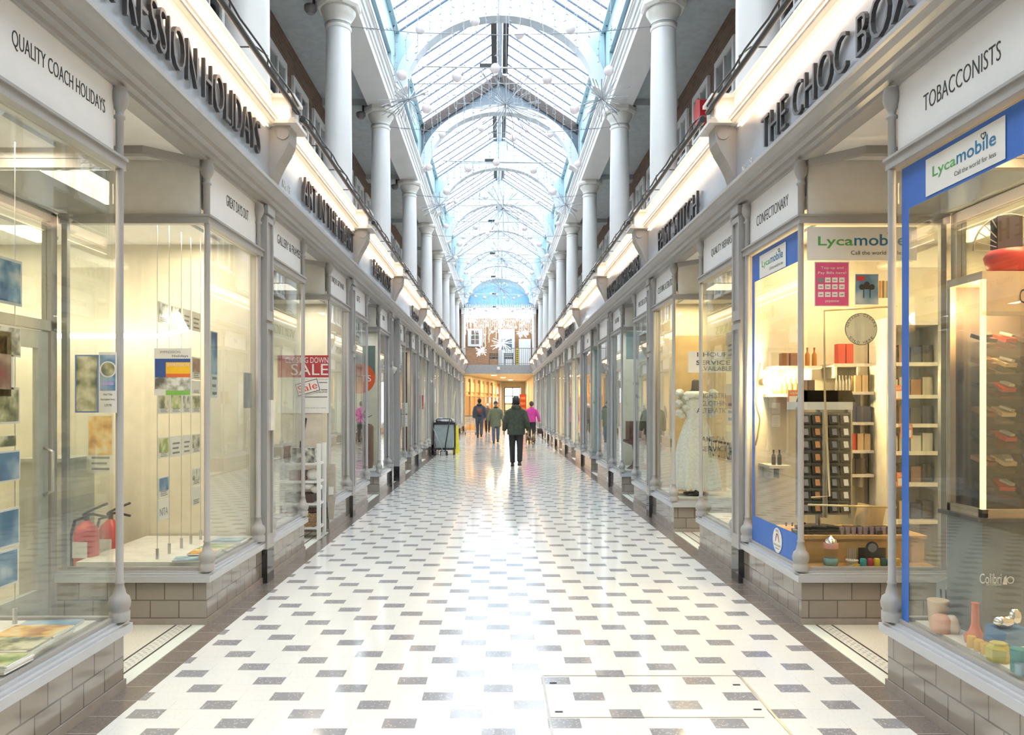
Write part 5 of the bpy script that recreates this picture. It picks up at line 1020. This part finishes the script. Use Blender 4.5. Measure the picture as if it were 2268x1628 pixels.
MB().loft([(P(0,0,0)[0],P(0,-.01,0)[1],z*h,rx*h,ry*h) for z,rx,ry in((1.53,.07,.075),(1.57,.078,.088),(1.61,.083,.095))],14).build('hair',C('dark_hair',(.03,.025,.02),.7),r)
r,P,X,h=person('person in a navy coat with a red and grey backpack walking away at the left',1062,36.8,1.84,1,NVY,.86,1.1,NVT,SHO,.13,True,((.03,.03),(.03,-.03)))
MB().loft([(X,P(0,-.19,0)[1],z*h,rx*h,ry*h) for z,rx,ry in((1.0,.11,.06),(1.05,.14,.09),(1.2,.15,.10),(1.36,.13,.08),(1.42,.06,.04))],14).build('backpack',C('backpack_grey',(.06,.06,.07),.7),r)
MB().loft([(X,P(0,-.27,0)[1],z*h,rx*h,ry*h) for z,rx,ry in((1.10,.08,.03),(1.22,.12,.035),(1.33,.11,.03))],12).build('backpack_pocket',C('backpack_red',(.22,.06,.05),.7),r)
MB().sph(P(0,-.01,1.67),(.09*h,.108*h,.115*h),14,10).build('hair',C('dark_hair',(.03,.025,.02),.7),r)
r,P,X,h=person('person in a sage green parka, jeans and black beanie walking towards the viewpoint',1098,31.6,1.70,-1,OLV2,.68,1.08,JEAN,SHO,.12,False,((.10,.04),(.08,.0)))
MB().loft([(X,P(0,.0,0)[1],z*h,rx*h,ry*h) for z,rx,ry in((1.665,.088,.106),(1.71,.088,.104),(1.755,.065,.075),(1.785,.01,.01))],16).build('beanie_hat',BLKP,r)
for s in(-1,1): MB().sph(P(s*.028,.092,1.652),(.010,.006,.006),6,5).build('eye',INK,r)
MB().box(P(-.022,0,0)[0],P(.022,0,0)[0],P(0,.102,0)[1],P(0,.092,0)[1],1.585*h,1.592*h).build('mouth',C('lips',(.4,.15,.12),.5),r)
MB().loft([(X,P(0,.01,0)[1],z*h,rx*h,ry*h) for z,rx,ry in((1.46,.10,.10),(1.50,.10,.105),(1.53,.085,.09))],14).build('dark_collar',C('collar_dark',(.03,.03,.03),.8),r)
for s in(-1,1): MB().sph(P(s*(.36 if s<0 else .34),.06,.83),(.03,.05,.06),8,6).build('glove',BLKP,r)
r,P,X,h=person('person in a bright magenta jacket and black trousers walking away with a handbag',1177,31.6,1.70,1,PNK,.88,.98,BKT,SHO,.10,False,((.04,.03),(.10,.0)))
MB().sph(P(0,-.015,1.66),(.093*h,.11*h,.115*h),14,10).build('hair',C('brown_hair',(.10,.06,.04),.7),r)
bx_,by_,bz_=P(.37,.0,.60); r=root('handbag','dark brown handbag held by the person in magenta','bag',(bx_,by_,bz_)); MB().loft([(bx_,by_,bz_-.20+z,rx,ry) for z,rx,ry in((0,.08,.05),(.05,.12,.07),(.15,.11,.06),(.22,.06,.03))],14).build('bag_body',C('bag_brown',(.05,.035,.03),.5),r); MB().tube([(bx_-.05,by_,bz_),(bx_-.03,by_,bz_+.22),(bx_+.01,by_,bz_+.23),(bx_+.05,by_,bz_)],.008,6).build('bag_strap',BLKP,r)
r,P,X,h=person('person in a brown coat with a pale hat, mostly hidden behind the backpack wearer',1080,42.5,1.62,1,pm('brown_coat',(.16,.09,.06),.7),.80,1.1,BKT,SHO,.08,False)
MB().loft([(X,P(0,0,0)[1],z*h,rx*h,ry*h) for z,rx,ry in((1.64,.12,.13),(1.66,.09,.105),(1.75,.075,.085),(1.78,.01,.01))],14).build('sun_hat',PAPER,r)
def dog(lab,px,Y,tw):
    X=wx(px,Y); r=root('dog',lab,'dog',(X,Y,0)); b=MB(); b.tube([(X,Y-.16,.24),(X,Y-.08,.25),(X,Y+.06,.24),(X,Y+.16,.27),(X+tw,Y+.24,.36)],[.075,.095,.09,.08,.05],10)
    b.sph((X+tw,Y+.28,.38),(.065,.075,.06),10,8); b.tube([(X+tw,Y+.3,.37),(X+tw,Y+.39,.355)],[.035,.022],8)
    for s in(-1,1): 
        b.tube([(X+s*.05,Y+.13,.22),(X+s*.05,Y+.12,.12),(X+s*.05,Y+.13,.02)],[.035,.024,.022],7); b.tube([(X+s*.055,Y-.12,.22),(X+s*.055,Y-.09,.14),(X+s*.055,Y-.14,.09),(X+s*.055,Y-.12,.02)],[.045,.03,.02,.022],7)
        b.add([(X+tw+s*.03,Y+.27,.42),(X+tw+s*.06,Y+.27,.42),(X+tw+s*.05,Y+.265,.48),(X+tw+s*.045,Y+.29,.42)],[(0,1,2),(1,3,2),(3,0,2),(0,3,1)])
    b.tube([(X,Y-.2,.27),(X,Y-.25,.34),(X+.02,Y-.22,.39)],[.03,.025,.012],7); o=b.build('body',pm('terrier_fur_'+str(px),(.06,.045,.035),.9,scale=9,bump=.8,c2=(.42,.28,.15),fac2=.6),r); remesh(o,.012,1); return X,Y
dog('small tan and black terrier, the left one of the two by the person in magenta',1169,30.9,-.03); dx_,dy_=dog('small tan and black terrier, the right one of the two by the person in magenta',1181,30.2,.04)
MB().tube([(wx(1181,30.2)+.03,30.4,.36),(wx(1176,31),31.0,.62),(wx(1172,31.4),31.5,.82)],.006,5).build('dog_lead',BLKP,label='thin dark dog lead running up from the right terrier',cat='lead')
# cleaning cart
cx,cyy=wx(985,24.3),24.3; r=root('cleaning_cart','grey wheeled cleaning bin cart with black frame standing by the left shopfronts','cleaning cart',(cx,cyy,0))
b=MB(); b.add([(cx+sx*w,cyy+sy*d_,z) for z,w,d_ in((.22,.27,.22),(1.0,.31,.25)) for sx,sy in((-1,-1),(1,-1),(1,1),(-1,1))],[(0,3,2,1),(4,5,6,7)]+[(i,(i+1)%4,4+(i+1)%4,4+i) for i in range(4)]); b.build('bin_body',C('cart_grey',(.42,.50,.50),.45),r)
b=MB(); b.box(cx-.34,cx+.34,cyy-.28,cyy+.28,.95,1.02); b.box(cx-.34,cx+.34,cyy-.28,cyy+.28,.16,.22)
for sx in(-1,1):
    for sy in(-1,1): b.box(cx+sx*.32-.015,cx+sx*.32+.015,cyy+sy*.26-.015,cyy+sy*.26+.015,.16,1.0)
b.tube([(cx-.24,cyy-.28,1.0),(cx-.24,cyy-.30,1.10),(cx-.21,cyy-.30,1.13),(cx+.21,cyy-.30,1.13),(cx+.24,cyy-.30,1.10),(cx+.24,cyy-.28,1.0)],.018,8); b.build('frame',BLKP,r)
for sx in(-1,1):
    for sy in(-1,1): MB().cyl((cx+sx*.3-.02,cyy+sy*.22,.065),(cx+sx*.3+.02,cyy+sy*.22,.065),.065,n=14).cyl((cx+sx*.3,cyy+sy*.22,.07),(cx+sx*.3,cyy+sy*.22,.17),.015,n=6).build('wheel',BLKP,r)
b=MB()
for i in range(7): b.sph((cx-.2+i*.065,cyy+R.uniform(-.1,.1),1.06+R.uniform(0,.04)),(.11,.12,.07),9,6)
b.build('bin_liner',C('liner_white',(.75,.79,.84),.3),r)
MB().tube([(cx+.22,cyy-.1,.9),(cx+.33,cyy-.05,1.98)],.012,6).cyl((cx+.31,cyy-.06,1.80),(cx+.335,cyy-.045,2.0),.018,n=8).build('broom_handle',C('broom_pale_yellow',(.80,.74,.40),.4),label='pale broom handle with black grip rising from the cleaning cart',cat='broom')
MB().tube([(cx+.18,cyy-.34,1.12),(cx+.05,cyy-.36,.30),(cx+.04,cyy-.37,.14)],.02,7).tube([(cx-.30,cyy-.38,.05),(cx-.05,cyy-.38,.05)],.001,4).box(cx-.12,cx+.12,cyy-.44,cyy-.34,.0,.14).build('lobby_dustpan',BLKP,label='black long-handled dustpan leaning on the front of the cleaning cart',cat='dustpan')
MB().tube([(cx-.34,cyy-.32,.86),(cx-.02,cyy-.46,.12)],.010,6).box(cx-.09,cx+.06,cyy-.50,cyy-.445,0,.12).build('litter_brush',STEEL,label='silver-handled brush leaning across the front of the cleaning cart',cat='brush')
b=MB()
for sg_ in(-1,1): b.add([(wx(1010,25.0)+x_*.5,25.0+sg_*(.02+.12*(1-z/.95))+dy,z) for dy in(0,.015) for x_,z in((-.22,0),(.22,0),(.12,.9),(-.12,.9))],[(0,3,2,1),(4,5,6,7)]+[(i,(i+1)%4,4+(i+1)%4,4+i) for i in range(4)])
b.build('wet_floor_sign',C('yellow_plastic',(.90,.78,.04),.4),label='yellow folding wet floor sign beside the cleaning cart',cat='sign')
# trolley
tx,ty=wx(1042,40.8),40.8; r=root('wire_trolley','empty wire shopping trolley parked at the far left under the bridge','trolley',(tx,ty,0)); TR=C('trolley_wire',(.62,.60,.55),.35,metal=.5)
b=MB()
for i in range(8): zz=.55+i*.055; b.tube([(tx-.27,ty-.3,zz),(tx+.25,ty-.3,zz),(tx+.28,ty+.3,zz),(tx-.29,ty+.3,zz),(tx-.27,ty-.3,zz)],.006,4)
for i in range(12):
    for yy in(-.3,.3): b.cyl((tx-.27+i*.048,ty+yy,.55),(tx-.27+i*.048,ty+yy,.94),.005,n=4)
b.build('basket',TR,r); MB().tube([(tx-.29,ty-.36,.98),(tx+.29,ty-.36,.98)],.018,8).build('handle',BLKP,r)
b=MB(); b.tube([(tx-.27,ty-.3,.55),(tx-.28,ty-.3,.12),(tx+.28,ty-.3,.12),(tx+.1,ty-.3,.55)],.014,6); b.tube([(tx-.27,ty+.3,.55),(tx-.28,ty+.3,.12),(tx+.28,ty+.3,.12),(tx+.25,ty+.3,.55)],.014,6); b.build('undercarriage',TR,r)
for sx in(-1,1):
    for sy in(-1,1): MB().cyl((tx+sx*.27-.015,ty+sy*.3,.055),(tx+sx*.27+.015,ty+sy*.3,.055),.055,n=12).build('wheel',BLKP,r)
# ------------------------------------------------------------ hanging decorations
WIRE=C('wire_pale',(.30,.32,.35),.5); WH=pm('light_string_white',(.46,.48,.52),.5); WHE=pm('burst_white_glow',(.8,.8,.8),.5,em=(1,1,1),es=1.0)
def string(r,x,Y,z1,z0,seed,th=1):
    q=random.Random(seed); n=max(4,int((z1-z0)/.1)); pts=[(x+q.uniform(-.012,.012),Y+q.uniform(-.01,.01),z1-(z1-z0)*i/n) for i in range(n+1)]
    b=MB(); b.tube(pts,.0055*th,4)
    for p in pts[1:]:
        a=q.uniform(0,2*PI); b.cyl(p,(p[0]+.04*math.cos(a),p[1]+.01,p[2]-.012),.0075*th,n=4)
    return b.build('light_string',WH,r,recalc=False)
def curtain(Y,lab,full=True):
    r=root('light_curtain',lab,'hanging lights',(0,Y,7),'curtains of white lights hung under the glass roof'); q=random.Random(3)
    MB().cyl((-1.19,Y,6.68),(1.13,Y,6.64),.013,n=8).build('crossbar',C('bar_silver',(.55,.57,.6),.4,metal=.5),r)
    MB().box(-.32,-.12,Y-.02,Y+.02,6.67,6.72).build('transformer_box',BLKP,r)
    MB().cyl((-1.98,Y+.05,8.32),(1.98,Y+.05,8.32),.01,n=6).cyl((-.03,Y,6.65),(-.03,Y+.05,8.32),.006,n=5).build('support_wire',WIRE,r)
    for i in range(20):
        x=-1.6+i*.172; string(r,x,Y+.04,8.32,q.uniform(6.2,7.3),i)
    for i in range(17):
        x=-1.1+i*.135; string(r,x,Y,6.66,q.uniform(5.75,6.25),50+i)
    for px,py in((1052,48),(931,66),(1263,66),(891,168),(1150,77),(1012,172),(1097,153),(1348,158),(1212,177),(945,242),(1272,243)):
        x=wx(px,11.6); z=wz(py,11.6); MB().sph((x,Y-.02,z),.075,12,8).build('ball',BALL,r)
    return r
YS=[11.6,16.1,21.4,26.0,30.7,35.5,40.2]
c0=curtain(YS[0],'curtain of white light strings and frosted balls, nearest to the viewpoint')
for i,y in enumerate(YS[1:]): copy_tree(c0,loc=(0,y,7),label='curtain of white light strings and frosted balls, %s from the viewpoint'%ORDS[i+1])
def sparkler(x,Y,z,rad,lab,n=46,seed=1,th=1,mat=None):
    q=random.Random(seed); r=root('starburst_light',lab,'hanging lights',(x,Y,z),'white starburst lights'); b=MB()
    for i in range(n):
        u=q.uniform(-1,.75); a=q.uniform(0,2*PI); s=math.sqrt(1-u*u); L_=rad*q.uniform(.6,1.05); d=Vector((s*math.cos(a),s*math.sin(a),u)); p=Vector((x,Y,z)); e=p+d*L_; m_=p+d*L_*.6+Vector((q.uniform(-.03,.03),0,q.uniform(-.03,.03)))*rad
        b.tube([p,m_,e],[.005*th,.006*th,.009*th],4)
    b.build('rays',mat or WH,r,recalc=False); MB().sph((x,Y,z),.03,8,6).cyl((x,Y,z),(x,Y,z+.35),.012,n=6).build('hub',WIRE,r); e=(x,Y,10.0) if abs(x)<.6 else (math.copysign(1.99,x),Y,7.72); MB().cyl((x,Y,z),e if Y<44 else (x,Y,7.36),.005,n=5).build('support_wire',WIRE,r); return r
sp_=None
for j,y in enumerate((13.4,20.5,27.6,34.7)):
    for x,n_,rd in((-1.6,'left',.55),(.1,'middle',.85),(1.76,'right',.55)):
        lab='white starburst light at the %s of the %s row under the roof'%(n_,ORDS[j])
        key='sp'+n_
        if j==0: globals()[key]=sparkler(x,y,6.90 if n_!='middle' else 6.8,rd,lab,46 if n_!='middle' else 60,hash(n_)%97 if 0 else len(n_)*7)
        else: copy_tree(globals()[key],loc=(x,y,6.90 if n_!='middle' else 6.8),label=lab)
for i,(px,py,rd,n_) in enumerate(((1042,709,.42,'upper left'),(1107,705,.62,'upper middle'),(1164,706,.42,'upper right'),(1113,760,.75,'large lower middle'),(1066,777,.38,'lower left'),(1156,736,.42,'lower right'))):
    sparkler(wx(px,44),44,wz(py,44),rd,'white starburst light before the end balcony, %s one'%n_,30,20+i,2.4,WHE)
WH=WHE
r=root('light_curtain','dense curtain of white lights and balls before the brick end wall','hanging lights',(0,44.3,7),'curtains of white lights hung under the glass roof')
MB().cyl((-1.98,44.3,7.35),(1.98,44.3,7.35),.015,n=6).build('crossbar',WIRE,r)
for i in range(38): string(r,-1.9+i*.103,44.3,7.35,R.uniform(4.9,6.5),200+i,2.6)
for px,py in((1075,712),(1077,697),(1052,722),(1079,721),(1091,735),(1073,742),(1138,711),(1145,708),(1170,713),(1154,721),(1124,720),(1131,724),(1143,725),(1067,722),(1166,735),(1060,700),(1098,728),(1120,700)): MB().sph((wx(px,44.2),44.25,wz(py,44.2)),.085,10,8).build('ball',BALL,r)
for i,k in enumerate(K[2:-1]):
    y=k+.27; b=MB(); b.tube([(-2.17,y,7.02),(-1.2,y,6.93),(0,y,6.90),(1.2,y,6.93),(2.17,y,7.02)],.006,5)
    for s in(-1,1): b.tube([(s*2.34+.19*math.cos(a),y+.19*math.sin(a),7.03) for a in [2*PI*j/14 for j in range(15)]],.007,5)
    for j in range(10): b.cyl((-2.0+j*.05,y,7.0),(-1.98+j*.05,y,6.97),.007,n=4); b.cyl((2.0-j*.05,y,7.0),(1.98-j*.05,y,6.97),.007,n=4)
    b.build('catenary_wire',WIRE,label='thin pale wire strung between the capitals of the %s column pair'%('rear' if i==0 else nth(i-1)),cat='wire',group='wires strung across the arcade')
SKY=4.0; EXPO=0.85
# ------------------------------------------------------------ world, camera, view
w=bpy.data.worlds.new('sky'); sc.world=w; w.use_nodes=True; nt=w.node_tree; nt.nodes.clear()
o=nt.nodes.new('ShaderNodeOutputWorld'); bg=nt.nodes.new('ShaderNodeBackground'); tc=nt.nodes.new('ShaderNodeTexCoord'); nz=nt.nodes.new('ShaderNodeTexNoise'); mx=nt.nodes.new('ShaderNodeMix'); mx.data_type='RGBA'
nz.inputs['Scale'].default_value=1.5; nt.links.new(tc.outputs['Generated'],nz.inputs['Vector']); nt.links.new(nz.outputs[0],mx.inputs[0])
mx.inputs[6].default_value=(.80,.91,1,1); mx.inputs[7].default_value=(.95,.98,1,1)
nt.links.new(mx.outputs[2],bg.inputs[0]); bg.inputs[1].default_value=SKY; nt.links.new(bg.outputs[0],o.inputs[0])
cam=bpy.data.cameras.new('camera'); co=bpy.data.objects.new('camera',cam); COL.objects.link(co); sc.camera=co
cam.sensor_width=36; cam.lens=F/2268*36; cam.clip_end=200; cam.clip_start=.05
co.location=(CX,0,HC); co.rotation_euler=(PI/2,0,0)
cam.shift_y=82/2268; cam.shift_x=31/2268
sc.view_settings.view_transform='Standard'; sc.view_settings.look='None'; sc.view_settings.gamma=1; sc.view_settings.exposure=EXPO
sc.view_settings.use_curve_mapping=False
cy=sc.cycles; cy.max_bounces=5; cy.diffuse_bounces=2; cy.glossy_bounces=3; cy.transmission_bounces=2; cy.transparent_max_bounces=20; cy.use_adaptive_sampling=True; cy.adaptive_threshold=.1; cy.use_denoising=True
cy.sample_clamp_indirect=6; cy.caustics_reflective=False; cy.caustics_refractive=False
